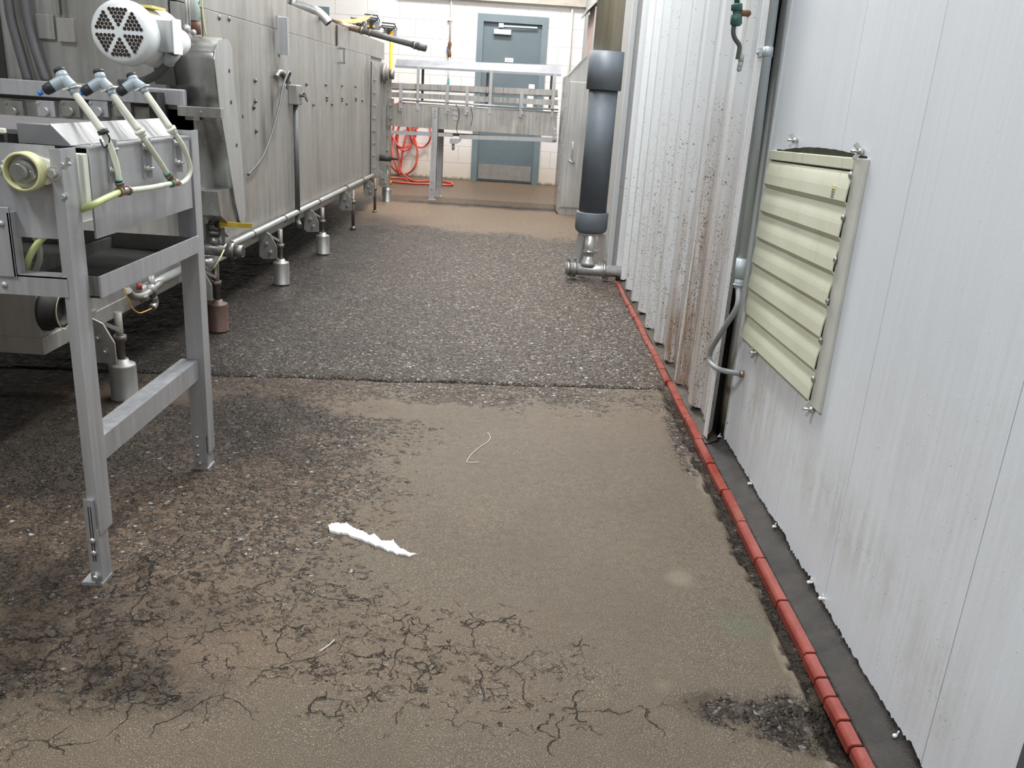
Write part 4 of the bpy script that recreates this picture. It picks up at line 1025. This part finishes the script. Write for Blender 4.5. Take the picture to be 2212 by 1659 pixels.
# guard cover over the chain drive
gd = thing('chain_guard', 'shiny rounded steel chain guard standing beside the white motor', 'guard', (-1.2, 3.65, .45))
out = [U(x, y_, X=-1.2) for x, y_ in ((463, 128), (465, 108), (471, 92), (480, 84), (489, 83), (497, 92), (501, 108), (502, 128), (505, 180), (515, 260), (525, 370), (531, 455), (530, 477), (524, 484), (518, 478), (509, 440), (492, 335), (474, 230))]
mg = MB(); P_ = []
for i in range(len(out)):
    p0, p1, p2, p3 = out[i-1], out[i], out[(i+1) % len(out)], out[(i+2) % len(out)]
    for k in range(3):
        t_ = k/3; P_.append(.5*((2*p1)+(p2-p0)*t_+(2*p0-5*p1+4*p2-p3)*t_*t_+(3*p1-p0-3*p2+p3)*t_**3))
A = [mg.bm.verts.new((-1.385, p.y, p.z)) for p in P_]; B = [mg.bm.verts.new((-1.203, p.y, p.z)) for p in P_]
for i in range(len(P_)):
    f = mg.bm.faces.new((A[i-1], A[i], B[i], B[i-1])); f.smooth = True
mg.bm.faces.new(A)
part('guard_shell', mg, MT['guard'], gd)
c_ = Vector((0, sum(p.y for p in out)/len(out), sum(p.z for p in out)/len(out)))
m = MB(); m.prism([(p.y, p.z) for p in out], 'x', -1.203, -1.199); part('guard_face', m, MT['cab'], gd)
m = MB()
for (x, y_) in ((495, 153), (499, 221), (511, 314), (524, 252)): q = U(x, y_, X=-1.199); m.cyl((-1.199, q.y, q.z), (-1.197, q.y, q.z), .008, n=12)
part('face_hole', m, MT['void'], gd)
m = MB(); lo = U(520, 455, X=-1.2); m.prism([(3.47, .62), (3.76, .62), (3.79, .50), (3.74, .46), (3.60, .47), (3.50, .52)], 'x', -1.35, -1.21); part('lower_cover', m, MT['guard'], gd)

# motor
mo = thing('electric_motor', 'white electric motor with slotted round fan cover above the nozzles', 'motor', (-1.27, 2.9, 1.1))
MY = 2.80; fc = U(257, 69, Y=MY); RM = .097
prof = [(0, RM*.60), (.004, RM*.84), (.014, RM*.95), (.030, RM), (.058, RM*1.005), (.062, RM*.97)]
m = MB(); m.lathe(fc, (0, 1, 0), [(0, .0002)]+prof[0:], 48, cap=False)
fcv = part('fan_cover', m, MT['motor'], mo)
# slotted rose: six wedges of round holes
m = MB()
RH = .0065
for sct in range(6):
    a0 = PI/6+sct*PI/3
    for row, cnt in ((0, 1), (1, 2), (2, 3), (3, 4), (4, 5)):
        rr = .0215+row*.0108
        for k in range(cnt):
            off = (k-(cnt-1)/2)*.0122
            x = rr*math.cos(a0)-off*math.sin(a0); z = rr*math.sin(a0)+off*math.cos(a0)
            m.cyl((fc.x+x, MY+.0005, fc.z+z), (fc.x+x, MY-.0012, fc.z+z), .0056, n=10)
part('vent_hole', m, simple('dark_vent_hole', (.03, .018, .012), .8), fcv)
m = MB(); m.lathe(fc+Vector((0, .058, 0)), (0, 1, 0), [(0, RM*.88), (.01, RM*.90), (.20, RM*.90), (.205, RM*.97), (.225, RM*.97), (.23, RM*.5), (.42, RM*.45)], 48); part('motor_housing', m, MT['motor'], mo)
bA, bB = U(336, 112, Y=MY+.10), U(371, 42, Y=MY+.10); m = MB(); m.box(bA.x-.03, bB.x, MY+.10, MY+.165, bA.z, bB.z, .004); bx_ = part('terminal_box', m, MT['cab'], mo)
m = MB(); m.box(bB.x, bB.x+.004, MY+.097, MY+.168, bA.z-.004, bB.z+.004, .002)
part('box_lid', m, MT['motor'], bx_)
m = MB(); m.box(fc.x-.02, fc.x+.07, MY+.09, MY+.20, fc.z+RM*.84, fc.z+RM*.915); part('name_label', m, simple('yellow_motor_label', (.7, .55, .15), .5), mo)
m = MB(); q = [U(372, 112, Y=MY+.15), U(368, 128, Y=MY+.16), U(352, 150, Y=MY+.2), U(328, 168, Y=MY+.28), U(295, 178, Y=MY+.4), U(262, 178, Y=MY+.5)]
m.tube(q, .014, 14, 6); part('cable_conduit', m, MT['hosegrey'], mo)
m = MB(); m.cyl(q[0], q[1]+(q[2]-q[1])*.3, .021, n=8); part('cable_gland', m, MT['galv'], mo)

# junction box, flexible cable and drop pipe on the tunnel side
jb = thing('junction_box', 'small grey box on the tunnel side with a drooping cable', 'electrical box', (MX, 5.2, 1.0))
p = tx(641, 205, MX+.04)
jy, jz = p.y, p.z
m = MB(); m.box(MX, MX+.055, jy-.04, jy+.07, jz-.055, jz+.055, .006); part('box', m, MT['panel'], jb)
m = MB(); m.cyl((MX+.055, jy+.02, jz), (MX+.085, jy+.02, jz), .012, n=12); m.bar((MX+.08, jy+.0, jz+.02), (MX+.08, jy+.09, jz-.03), .01, .016); part('toggle', m, MT['panel_dark'], jb)
m = MB(); m.cyl((MX+.03, jy+.01, .30), (MX+.03, jy+.01, jz-.05), .0155, n=16); m.tube([(MX+.03, jy+.01, .31), (MX+.03, jy+.01, .26), (MX+.05, jy-.02, .235)], .016, 12, 4); part('drop_pipe', m, MT['hosegrey'], jb)
cp = [(620, 192, .03), (624, 168, .04), (627, 157, .05), (622, 158, .06), (612, 185, .06), (603, 232, .06), (585, 295, .05), (565, 343, .04), (536, 378, .012)]
m = MB(); m.tube([tx(x, y_, MX+d) for x, y_, d in cp], .0065, 12, 7); part('cable', m, MT['hosegrey'], jb)
m = MB(); m.tube([tx(x, y_, MX+.012) for x, y_ in ((596, 166), (604, 155), (614, 160), (625, 178))], .012, 12, 5); part('cable_elbow', m, MT['panel_dark'], jb)

# pipes on top of the tunnel
m = MB(); pts = [U(595, 8, Y=6.0), U(640, 10, Y=6.0), U(680, 22, Y=6.0), U(700, 38, Y=6.0), U(710, 50, Y=6.0)]
m.tube(pts, .0285, 20, 6)
ev = thing('exhaust_elbow', 'bent steel pipe end reaching over the tunnel top edge', 'pipe', tuple(pts[0])); 
part('pipe', m, MT['cab'], ev)
m = MB(); d = (pts[-1]-pts[-2]).normalized(); m.cyl(pts[-1]+d*.0005, pts[-1]+d*.002, .024, n=20); part('open_end', m, MT['void'], ev)
m = MB(); q = U(628, 8, Y=6.0); m.cyl(q, q+Vector((.03, 0, -.004)), .036, n=20); q2 = U(612, 2, Y=5.95); m.bolt(q2, (0, -1, 0), .02, .03); m.bar(U(560, -12, Y=6), U(610, 4, Y=6), .03, .03); part('pipe_clamp', m, MT['panel_dark'], ev)
m = MB(); a, b = U(745, 56, Y=7.0), U(912, 102, Y=7.0); m.cyl(a, b, .0225, n=20)
e2 = thing('spray_pipe', 'long straight grey pipe pointing out over the tunnel edge', 'pipe', tuple(a)); part('pipe', m, MT['hosegrey'], e2)
dd_ = (b-a).normalized(); m = MB(); m.lathe(b-dd_*.08, dd_, [(0, .025), (.02, .028), (.05, .028), (.052, .031), (.06, .031), (.07, .028), (.10, .028), (.115, .022), (.115, .014), (.10, .012)], 20); part('end_nozzle', m, MT['hosegrey'], e2)
m = MB(); m.cyl(b-dd_*.062, b-dd_*.055, .0325, n=20); part('clamp_ring', m, MT['bright'], e2)
m = MB(); m.cyl(a+dd_*.12, a+dd_*.14, .028, n=18); m.cyl(a+dd_*.19, a+dd_*.20, .028, n=18); m.cyl(a-dd_*.2, a+dd_*.12, .024, n=18); part('rusty_union', m, MT['brass'], e2)
m = MB(); Yo = 7.9; oo = [(716, 46), (742, 42), (768, 40), (800, 31), (792, 42), (780, 48), (765, 51), (745, 50), (718, 55)]
A = [U(x, y_, Y=Yo) for x, y_ in oo]
vs = [m.bm.verts.new(p+Vector((0, .10*max(0, (52-y_)/20.), 0))) for p, (x, y_) in zip(A, oo)]
m.bm.faces.new(vs); bmesh.ops.triangulate(m.bm, faces=m.bm.faces[:]); bmesh.ops.solidify(m.bm, geom=list(m.bm.faces), thickness=.006)
single('orange_sheet', m, MT['orange'], 'crumpled pale orange sheet lying on the tunnel top', 'sheet')

# hoses in front of the tunnel's front panel
for lab, pts_, r_, mt in (('leftmost dark hose slanting down the tunnel front panel', ((16, -30), (22, 30), (40, 100), (62, 178)), .018, 'hosegrey'), ('right-hand dark hose of the slanting pair on the front panel', ((48, -30), (60, 50), (78, 115), (100, 178)), .016, 'hosegrey')):
    m = MB(); m.tube([U(x, y_, Y=3.50) for x, y_ in pts_], r_, 14, 5); single('hose', m, MT[mt], lab, 'hose', 'dark hoses on the front panel')
hz = thing('marked_hose', 'upright hose with a white and green printed sleeve at the tunnel corner', 'hose', tuple(U(424, 75, X=-1.33)))
def hc(x, y_): return U(x, y_, X=-1.325)
m = MB(); m.cyl(hc(421, 45), hc(417, -40), .020, n=20); sl_ = part('printed_sleeve', m, MT['label'], hz)
m = MB()
for k in range(26):
    t_ = k/26; z_ = hc(420, 43).z+t_*(hc(417, -35).z-hc(420, 43).z); a_ = random.uniform(-2.4, .6); cc = hc(420, 10)
    o_ = Vector((math.cos(a_), math.sin(a_), 0)); tn_ = Vector((-o_.y, o_.x, 0))
    b_ = Vector((cc.x, cc.y, z_))+o_*.0202
    m.bar(b_-tn_*.006, b_+tn_*.006+Vector((0, 0, random.uniform(-.006, .006))), .0015, .006)
part('sleeve_print', m, simple('green_print', (.02, .22, .15), .5), sl_)
m = MB(); m.cyl(hc(424, 74), hc(421, 45), .0195, n=20); part('brown_end', m, simple('brown_hose_end', (.12, .045, .025), .6), hz)
m = MB(); m.cyl(hc(404, 60), hc(400, -40), .006, n=10); m.cyl(hc(410, 60), hc(405, -40), .005, n=10); m.ball(hc(403, 62), .016, n=10); m.ball(hc(418, 70), .012, n=10); part('thin_rod', m, MT['cab'], hz)
m = MB(); m.tube([hc(434, -30), hc(437, 20), hc(442, 62), hc(445, 78)], .004, 8, 4); part('yellow_cord', m, MT['yellowed'], hz)

# ball valve with yellow lever and drain elbow
bv = thing('ball_valve', 'grimy ball valve with yellow lever above the drain pipe at the tunnel foot', 'valve', tuple(U(465, 540, X=-1.29)))
def b_(x, y_, X=-1.29): return U(x, y_, X=X)
cc = U(463, 490, Y=3.62)
m = MB(); m.cyl(U(462, 455, Y=3.62), U(464, 522, Y=3.62), .021, n=16); m.cyl(U(462, 470, Y=3.62), U(463, 482, Y=3.62), .031, n=8); m.cyl(U(463, 497, Y=3.62), U(463, 507, Y=3.62), .031, n=8); m.ball(cc, .029, n=14)
m.bar(cc, U(492, 510, Y=3.60), .01, .012); m.box(cc.x+.035, cc.x+.047, 3.60, 3.615, cc.z-.07, cc.z)
part('valve_body', m, MT['panel_dark'], bv)
a, b = U(474, 484, Y=3.58), U(545, 488, Y=3.58); m = MB(); m.bar(a+Vector((.0, 0, 0)), b, .006, .020, (0, 0, 1)); part('lever', m, MT['ylever'], bv, 'yellow lever grip')
m = MB(); m.cyl(cc, a, .010, n=10); part('lever_stem', m, MT['black'], bv)
el = U(450, 535, Y=3.62); er = U(508, 542, Y=3.62)
m = MB(); m.cyl(el-Vector((.08, 0, 0)), er, .029, n=20); m.cyl(er-Vector((.03, 0, 0)), er+Vector((.001, 0, 0)), .034, n=20); m.cyl(er, er+Vector((.035, 0, 0)), .026, n=20); m.cyl(Vector((cc.x, 3.62, el.z)), Vector((cc.x, 3.62, cc.z-.04)), .024, n=16); part('drain_pipe', m, MT['panel_dark'], bv)
m = MB(); m.cyl(er+Vector((.0352, 0, 0)), er+Vector((.036, 0, 0)), .021, n=20); part('open_end', m, MT['void'], bv)
m = MB(); q = U(440, 570, Y=3.60); m.lathe(q+Vector((0.02, 0, .03)), (0, 0, -1), [(0, .03), (.02, .034), (.05, .022), (.06, .012), (.16, .012)], 16); part('funnel', m, MT['cab'], bv)
m = MB(); m.tube([U(484, 540, Y=3.55), U(474, 560, Y=3.5), U(462, 580, Y=3.5)], .003, 8, 4); part('wire', m, MT['yellowed'], bv)

# second drain group seen between the stand legs
dv = thing('drain_fitting', 'grimy pipe fittings with a thin orange wire seen below the drip pan', 'pipe fitting', tuple(U(310, 640, X=-1.3)))
def d_(x, y_, X=-1.31): return U(x, y_, X=X)
m = MB(); m.tube([d_(276, 628), d_(288, 640), d_(305, 640), d_(320, 632), d_(345, 612)], .013, 14, 5); m.cyl(d_(325, 595), d_(331, 640), .013, n=14); m.ball(d_(326, 625), .022, n=12); m.tube([d_(331, 640), d_(334, 655), d_(328, 666)], .014, 12, 4); m.lathe(d_(308, 655), (0, 0, 1), [(0, .002), (.02, .02), (.03, .022)], 12)
part('pipe', m, MT['panel_dark'], dv)
m = MB(); m.tube([d_(270, 622), d_(275, 645), d_(285, 665), d_(300, 676), d_(315, 672), d_(328, 666)], .0025, 8, 5); part('wire', m, simple('orange_wire', (.55, .35, .08), .5), dv)
m = MB(); m.cyl(d_(301, 612), d_(301, 626), .010, n=10); part('red_cap', m, simple('dark_red_cap', (.2, .02, .02), .5), dv)

# ------------------------------------------------------------ infeed conveyor and its stand
cv = thing('infeed_conveyor', 'stainless infeed conveyor end on a tall angle-steel stand, nearest the camera', 'conveyor', (-.85, 1.9, 0))
FY = 1.60; RX = -.826
LB = U(0, 410, Y=FY).x-1.0
def angle_leg(m, x0, x1, y0, y1, z0, z1, t_=.004, far=False):
    m.prism([(x0, y0), (x1, y0), (x1, y1), (x1-t_, y1), (x1-t_, y0+t_), (x0, y0+t_)], 'z', z0, z1, .0006)
    return m
m = MB(); angle_leg(m, -.862, -.841, FY-.006, FY+.050, .115, .912)
for (x, y_) in ((137, 356), (139, 424)): m.bolt(U(x, y_, Y=FY-.006), (0, -1, 0), .005, .005)
l1 = part('leg', m, MT['frame'], cv)
m = MB(); m.box(-.868, -.847, FY-.012, FY-.0065, .004, .20); m.box(-.847, -.843, FY-.012, FY+.03, .004, .13); m.box(-.888, -.842, FY-.016, FY+.03, -.004, .004)
ft = part('foot', m, MT['frame'], l1)
m = MB(); m.box(-.8595, -.8575, FY-.0126, FY-.0118, .055, .185); m.box(-.8545, -.8525, FY-.0126, FY-.0118, .055, .185); part('slot', m, MT['void'], ft)
for z_ in (.075, .105): m = MB(); m.rivet((-.856, FY-.012, z_), (0, -1, 0), .007); part('bolt', m, MT['bright'], ft)
m = MB(); m.bolt((-.856, FY-.012, .018), (0, -1, 0), .007, .007); part('bolt', m, MT['bright'], ft)
m = MB(); angle_leg(m, -.873, RX, 2.20, 2.246, .045, .925); 
l2 = part('leg', m, MT['frame'], cv)
m = MB(); m.box(-.868, RX-.006, 2.194, 2.199, -.004, .10); m.box(RX-.010, RX-.0045, 2.20, 2.242, -.004, .10); m.box(-.868, -.828, 2.192, 2.245, -.006, .002)
ft2 = part('foot', m, MT['frame'], l2)
for z_ in (.095, .068, .04): m = MB(); m.rivet((-.857, 2.194, z_), (0, -1, 0), .006); part('bolt', m, MT['bright'], ft2)
m = MB(); m.bolt((-.852, 2.193, .016), (0, -1, 0), .005, .005); part('bolt', m, MT['bright'], ft2)
# third upright at the left edge of the picture
m = MB(); a = U(8, 440, Y=FY); b = U(30, 590, Y=FY); m.box(a.x-.05, a.x+.014, FY-.012, FY-.007, .668, .80, .001); m.box(a.x+.010, a.x+.014, FY-.012, FY+.02, .668, .79); m.rivet(U(3, 483, Y=FY-.012), (0, -1, 0), .006)
part('hanger_plate', m, MT['frame'], cv)
m = MB(); q = U(30, 478, Y=FY+.02); m.box(q.x-.022, q.x-.006, FY+.0, FY+.022, q.z-.028, q.z+.018, .002); part('wear_block', m, MT['yellowed'], cv)
# end cross brace between the legs
sx = -.8415
m = MB(); m.prism([(sx-.047, .3225), (sx, .3225), (sx, .268), (sx-.004, .268), (sx-.004, .3185), (sx-.047, .3185)], 'y', FY+.0505, 2.199); part('cross_brace', m, MT['frame'], cv)
# drip pan
pk = -.811
m = MB()
m.box(LB, -.8215, FY+.058, FY+.062, .623, .662)          # front side
m.box(LB, -.824, 2.175, 2.179, .623, .662)
m.box(-1.04, -1.036, FY+.06, 2.175, .623, .650)
part('drip_pan', m, MT['panel_dark'], cv)
m = MB(); m.box(LB, -.824, FY+.06, 2.177, .618, .623); part('pan_bottom', m, MT['void'], cv)  # near-black colour stands in for the conveyor's shade inside the pan
m = MB(); a = U(0, 591, Y=FY-.008); m.box(LB, -.854, FY-.008, FY-.003, .633, .672); m.box(LB, -.854, FY-.008, FY+.03, .669, .673); m.rivet(U(10, 615, Y=FY-.008), (0, -1, 0), .0065); part('front_rail', m, MT['frame'], cv)
m = MB(); m.box(-.825, -.8205, FY+.057, 2.199, .620, .663); part('end_rail', m, MT['frame'], cv)
# side plate facing the camera, end plate facing the aisle
ZP0, ZP1 = .742, .908
m = MB(); m.box(LB, -.862, FY+.012, FY+.016, ZP0, .915); part('side_plate', m, MT['frame'], cv)
m = MB(); m.box(LB, -.862, 2.17, 2.174, ZP0, .915); part('side_plate', m, MT['panel_dark'], cv)
EP = -.830
m = MB(); m.prism([(EP-.03, .9125), (EP+.003, .9125), (EP+.003, .909), (EP, .909), (EP, .735), (EP-.004, .735), (EP-.004, .909), (EP-.03, .909)], 'y', 1.677, 2.193)
part('end_plate', m, MT['frame'], cv)
m = MB(); m.box(-.862, -.8315, 1.656, 1.6755, .800, .900, .002); part('wear_block', m, MT['cream'], cv)
m = MB(); m.box(-.880, -.836, 2.16, 2.192, .80, .905); part('wear_block', m, MT['cream'], cv)
# hood over the tail roller
m = MB()
y0, y1 = 1.665, 2.19
A = [(-.893, .951), (-.856, .9135)]
m.poly([(A[0][0], y0, A[0][1]), (A[1][0], y0, A[1][1]), (A[1][0], y1, A[1][1]), (A[0][0], y1, A[0][1])])
m.poly([(-.955, y0, .949), (A[0][0], y0, A[0][1]), (A[1][0], y0, A[1][1]), (-.955, y0, .9135)])
m.poly([(-.893, y0, .951), (-.893, y1, .951), (-.900, y1, .950), (-.900, y0, .950)])
bmesh.ops.remove_doubles(m.bm, verts=m.bm.verts, dist=1e-5); bmesh.ops.solidify(m.bm, geom=list(m.bm.faces), thickness=.002)
part('end_hood', m, MT['hood'], cv)
m = MB(); m.rivet((EP-.012, 1.72, .9125), (0, 0, 1), .005); part('hood_screw', m, MT['bright'], cv); m = MB(); m.rivet((EP-.012, 2.12, .9125), (0, 0, 1), .005); part('hood_screw', m, MT['bright'], cv)
# belt, roller
m = MB(); m.box(LB-.6, -.93, FY+.07, 2.165, .928, .936)
m.cyl((-.925, FY+.075, .893), (-.925, 2.165, .893), .040, n=28); part('belt', m, simple('grey_belt', (.13, .12, .12), .5, 0, .3, 120, .001, 200), cv)
m = MB(); m.box(LB, -.955, FY+.018, FY+.028, .905, .93); part('guide_strip', m, MT['void'], cv)
m = MB(); a = U(0, 290, Y=FY+.015); m.box(LB, a.x+.012, FY+.005, FY+.018, .932, .941, .002); part('guide_rail', m, MT['cream'], cv)
# pillow bearing
bc = U(64, 369, Y=FY+.0)
m = MB(); pts = []
for i in range(40):
    a_ = 2*PI*i/40; r_ = .030+.026*abs(math.cos(a_))**5; pts.append((bc.x+r_*math.cos(a_), bc.z+r_*math.sin(a_)))
m.prism(pts, 'y', FY+.012, FY-.004, .0015); hb = part('bearing_flange', m, MT['cream'], cv)
m = MB(); m.lathe((bc.x, FY-.002, bc.z), (0, -1, 0), [(0, .0355), (.024, .0355), (.0265, .034), (.0268, .0315), (.0265, .031), (.010, .0305)], 40, cap=False); part('bearing_cover', m, MT['yellowed'], hb)
m = MB(); m.cyl((bc.x, FY-.004, bc.z), (bc.x, FY-.014, bc.z), .0305, n=32); m.cyl((bc.x-.002, FY-.014, bc.z), (bc.x-.002, FY-.022, bc.z), .0215, n=32); m.cyl((bc.x-.003, FY-.022, bc.z+.001), (bc.x-.003, FY-.034, bc.z+.001), .0150, n=28); m.cyl((bc.x-.003, FY-.034, bc.z+.001), (bc.x-.003, FY-.0355, bc.z+.001), .0150, .0135, n=28); m.cyl((bc.x+.012, FY-.004, bc.z-.006), (bc.x+.012, FY-.024, bc.z-.006), .009, n=6); part('shaft_end', m, MT['guard'], hb)
for s_ in (-1, 1): m = MB(); m.bolt((bc.x+s_*.048, FY-.004, bc.z-.001*s_), (0, -1, 0), .009, .009); part('bolt', m, MT['bright'], hb)
m = MB(); m.rivet(U(27, 335, Y=FY+.012), (0, -1, 0), .004); m.rivet(U(150, 354, Y=FY-.012), (0, -1, 0), .004); a = U(148, 340, Y=FY-.013); m.bar(a, U(140, 365, Y=FY-.013), .003, .006); part('screw', m, MT['bright'], cv)
# lower front fastening stub near the frame
m = MB(); q = U(120, 378, Y=FY+.01); m.bolt(q, (0, -1, 0), .008, .010); part('bolt', m, MT['bright'], cv)

# ------------------------------------------------------------ nozzles on the conveyor end
def seg(a, b, n): return [a+(b-a)*i/n for i in range(n+1)]
def nozzle(lbl, ye, elbow, ring, armtop, clamp, tubepts, cap, tip, blue, brk, strap_black):
    hY = ye+.01
    E_, Rg, At = [U(*q, Y=hY) for q in (elbow, ring, armtop)]
    Cl = U(*clamp, X=EP+.006)
    nz = thing('spray_nozzle', lbl, 'nozzle', tuple(Cl), 'spray nozzles on the infeed end')
    Cp, Tp = U(*cap, Y=hY+.004), U(*tip, Y=hY-.010)
    m = MB()
    m.tube([Tp+(E_-Tp)*.30, E_+(Tp-E_)*.2, E_, E_+(Rg-E_)*.3, Rg], .0115, 18, 6); m.cyl(E_+(Rg-E_)*.1, Cp, .0112, .0108, n=18)
    m.cyl(Rg, At, .0095, .0085, n=18)
    part('nozzle_body', m, MT['greyplas'], nz)
    m = MB(); d = (Cp-E_).normalized(); m.cyl(Cp-d*.003, Cp+d*.004, .0112, n=18); part('top_cap', m, MT['black'], nz)
    m = MB(); d = (Tp-E_).normalized(); m.lathe(Tp-d*.012, d, [(0, .0105), (.006, .0115), (.018, .0105), (.022, .006)], 10); part('nozzle_tip', m, MT['black'], nz)
    if blue:
        B = U(*blue, Y=hY-.016); m = MB(); m.cyl(B-d*.004, B+d*.005, .0045, n=12); part('tip_insert', m, MT['blue'], nz)
    m = MB(); d = (At-Rg).normalized(); e = d.cross(Vector((0, 1, 0))).normalized()
    m.bar(Rg-e*.016, Rg+e*.014, .022, .003, tuple(d)); part('clamp_plate', m, MT['cream'], nz)
    m = MB(); m.tube([At, At+(Cl-At)*.5, Cl], .0075, 14, 4); part('arm_tube', m, simple('translucent_arm', (.48, .46, .38), .35), nz)
    f0 = U(*brk, X=EP)
    m = MB(); m.bar(At+Vector((-.004, 0, -.004)), Vector((EP+.002, f0.y-.004, f0.z+.03)), .009, .0025, (1, 0, 0)); m.box(EP+.0002, EP+.003, f0.y-.012, f0.y+.0058, f0.z-.045, f0.z+.04)
    m.box(EP+.0002, EP+.014, f0.y+.006, f0.y+.008, f0.z-.045, f0.z+.04)
    br_ = part('support_strip', m, MT['frame'], nz)
    for dz in (.022, -.022): m = MB(); m.bolt((EP+.003, f0.y-.003, f0.z+dz), (1, 0, 0), .006, .006); m.cyl((EP+.003, f0.y-.003, f0.z+dz), (EP+.022, f0.y-.003, f0.z+dz), .0026, n=8); part('bolt', m, MT['bright'], br_)
    T = [Cl]+[U(x, y_, X=X+.018) for x, y_, X in tubepts]
    m = MB(); m.tube(T, .0062, 14, 6); part('feed_tube', m, MT['tube'], nz)
    m = MB(); d = (T[1]-T[0]).normalized()
    if strap_black:
        m.cyl(Cl-d*.004, Cl+d*.004, .0105, n=18); m.tube([Cl+Vector((.0, 0, .005)), Cl+Vector((.012, 0, -.012)), Cl+Vector((.0, 0, -.03)), Cl+Vector((-.008, 0, -.014))], .0016, 8, 4)
        part('cable_tie', m, MT['black'], nz)
    else:
        m.cyl(Cl-d*.004, Cl+d*.004, .0115, n=18); m.cyl(Cl, Cl+d*.012, .0085, n=14); part('tube_clip', m, MT['cream'], nz)
    return T
T1 = nozzle('leftmost of three grey spray nozzles, its feed tube in a black tie', 1.80, (139, 172), (157, 189), (163, 204), (223, 285), [(240, 320, -.832), (252, 360, -.826), (257, 392, -.824)], (129, 154), (104, 192), (88, 201), (237, 345), True)
T2 = nozzle('middle one of three grey spray nozzles on the conveyor end', 1.955, (219, 175), (237, 192), (244, 206), (302, 284), [(318, 310, -.832), (342, 345, -.828), (361, 375, -.824)], (213, 156), (186, 196), (174, 203), (311, 340), False)
T3 = nozzle('rightmost of three grey spray nozzles, its feed tube bending down past the leg', 2.11, (290, 177), (308, 189), (315, 201), (370, 279), [(392, 310, -.826), (408, 350, -.820), (410, 372, -.820), (402, 389, -.822), (388, 398, -.822)], (284, 164), (262, 197), None, (378, 330), False)
tm = thing('supply_tubing', 'pale supply tubing with two brass tees below the spray nozzles', 'tubing', tuple(T1[-1]))
t1 = U(263, 414, X=-.805); t2 = U(376, 395, X=-.804)
m = MB(); m.cyl(T1[-1], t1, .0078, n=12); d = (t2-t1).normalized(); m.cyl(t1-d*.014, t1+d*.030, .0082, n=12); m.cyl(t1-d*.014, t1-d*.009, .0098, n=12); m.cyl(t1+d*.024, t1+d*.030, .0098, n=12); m.cyl(T1[-1], T1[-1]+(t1-T1[-1])*.3, .009, n=12)
part('tee', m, MT['brass'], tm)
m = MB(); m.cyl(T2[-1], t2, .0078, n=12); m.cyl(t2-d*.020, t2+d*.02, .0082, n=12); m.cyl(t2-d*.02, t2-d*.012, .0096, n=12); m.cyl(T2[-1], T2[-1]+(t2-T2[-1])*.35, .009, n=12)
part('tee', m, MT['brass'], tm)
for q, dr_ in ((T1[-1], T1[-2]), (T2[-1], T2[-2]), (t2-d*.021, t1), (t1+d*.031, t2)):
    dd2 = (Vector(dr_)-Vector(q)).normalized(); m = MB(); m.cyl(q, Vector(q)+dd2*.003, .0085, n=12); part('collar', m, MT['teal'], tm)
m = MB(); m.tube([t1+d*.030, U(329, 405, X=-.802), t2-d*.02], .0062, 14, 6); part('link_tube', m, MT['tube'], tm)
m = MB(); L_ = [t1-d*.012, U(225, 430, X=-.808), U(197, 444, X=-.818), U(165, 457, Y=1.66), U(127, 482, Y=1.625), U(98, 508, Y=1.62), U(76, 533, Y=1.62), U(62, 560, Y=1.63), U(56, 590, Y=1.66)]
m.tube(L_, .0064, 14, 6); part('supply_tube', m, MT['tubeyel'], tm)
m = MB(); m.tube([U(70, 505, Y=1.70), U(84, 530, Y=1.70), U(86, 560, Y=1.70), U(74, 592, Y=1.70)], .0055, 12, 5); part('return_tube', m, MT['tube'], tm)
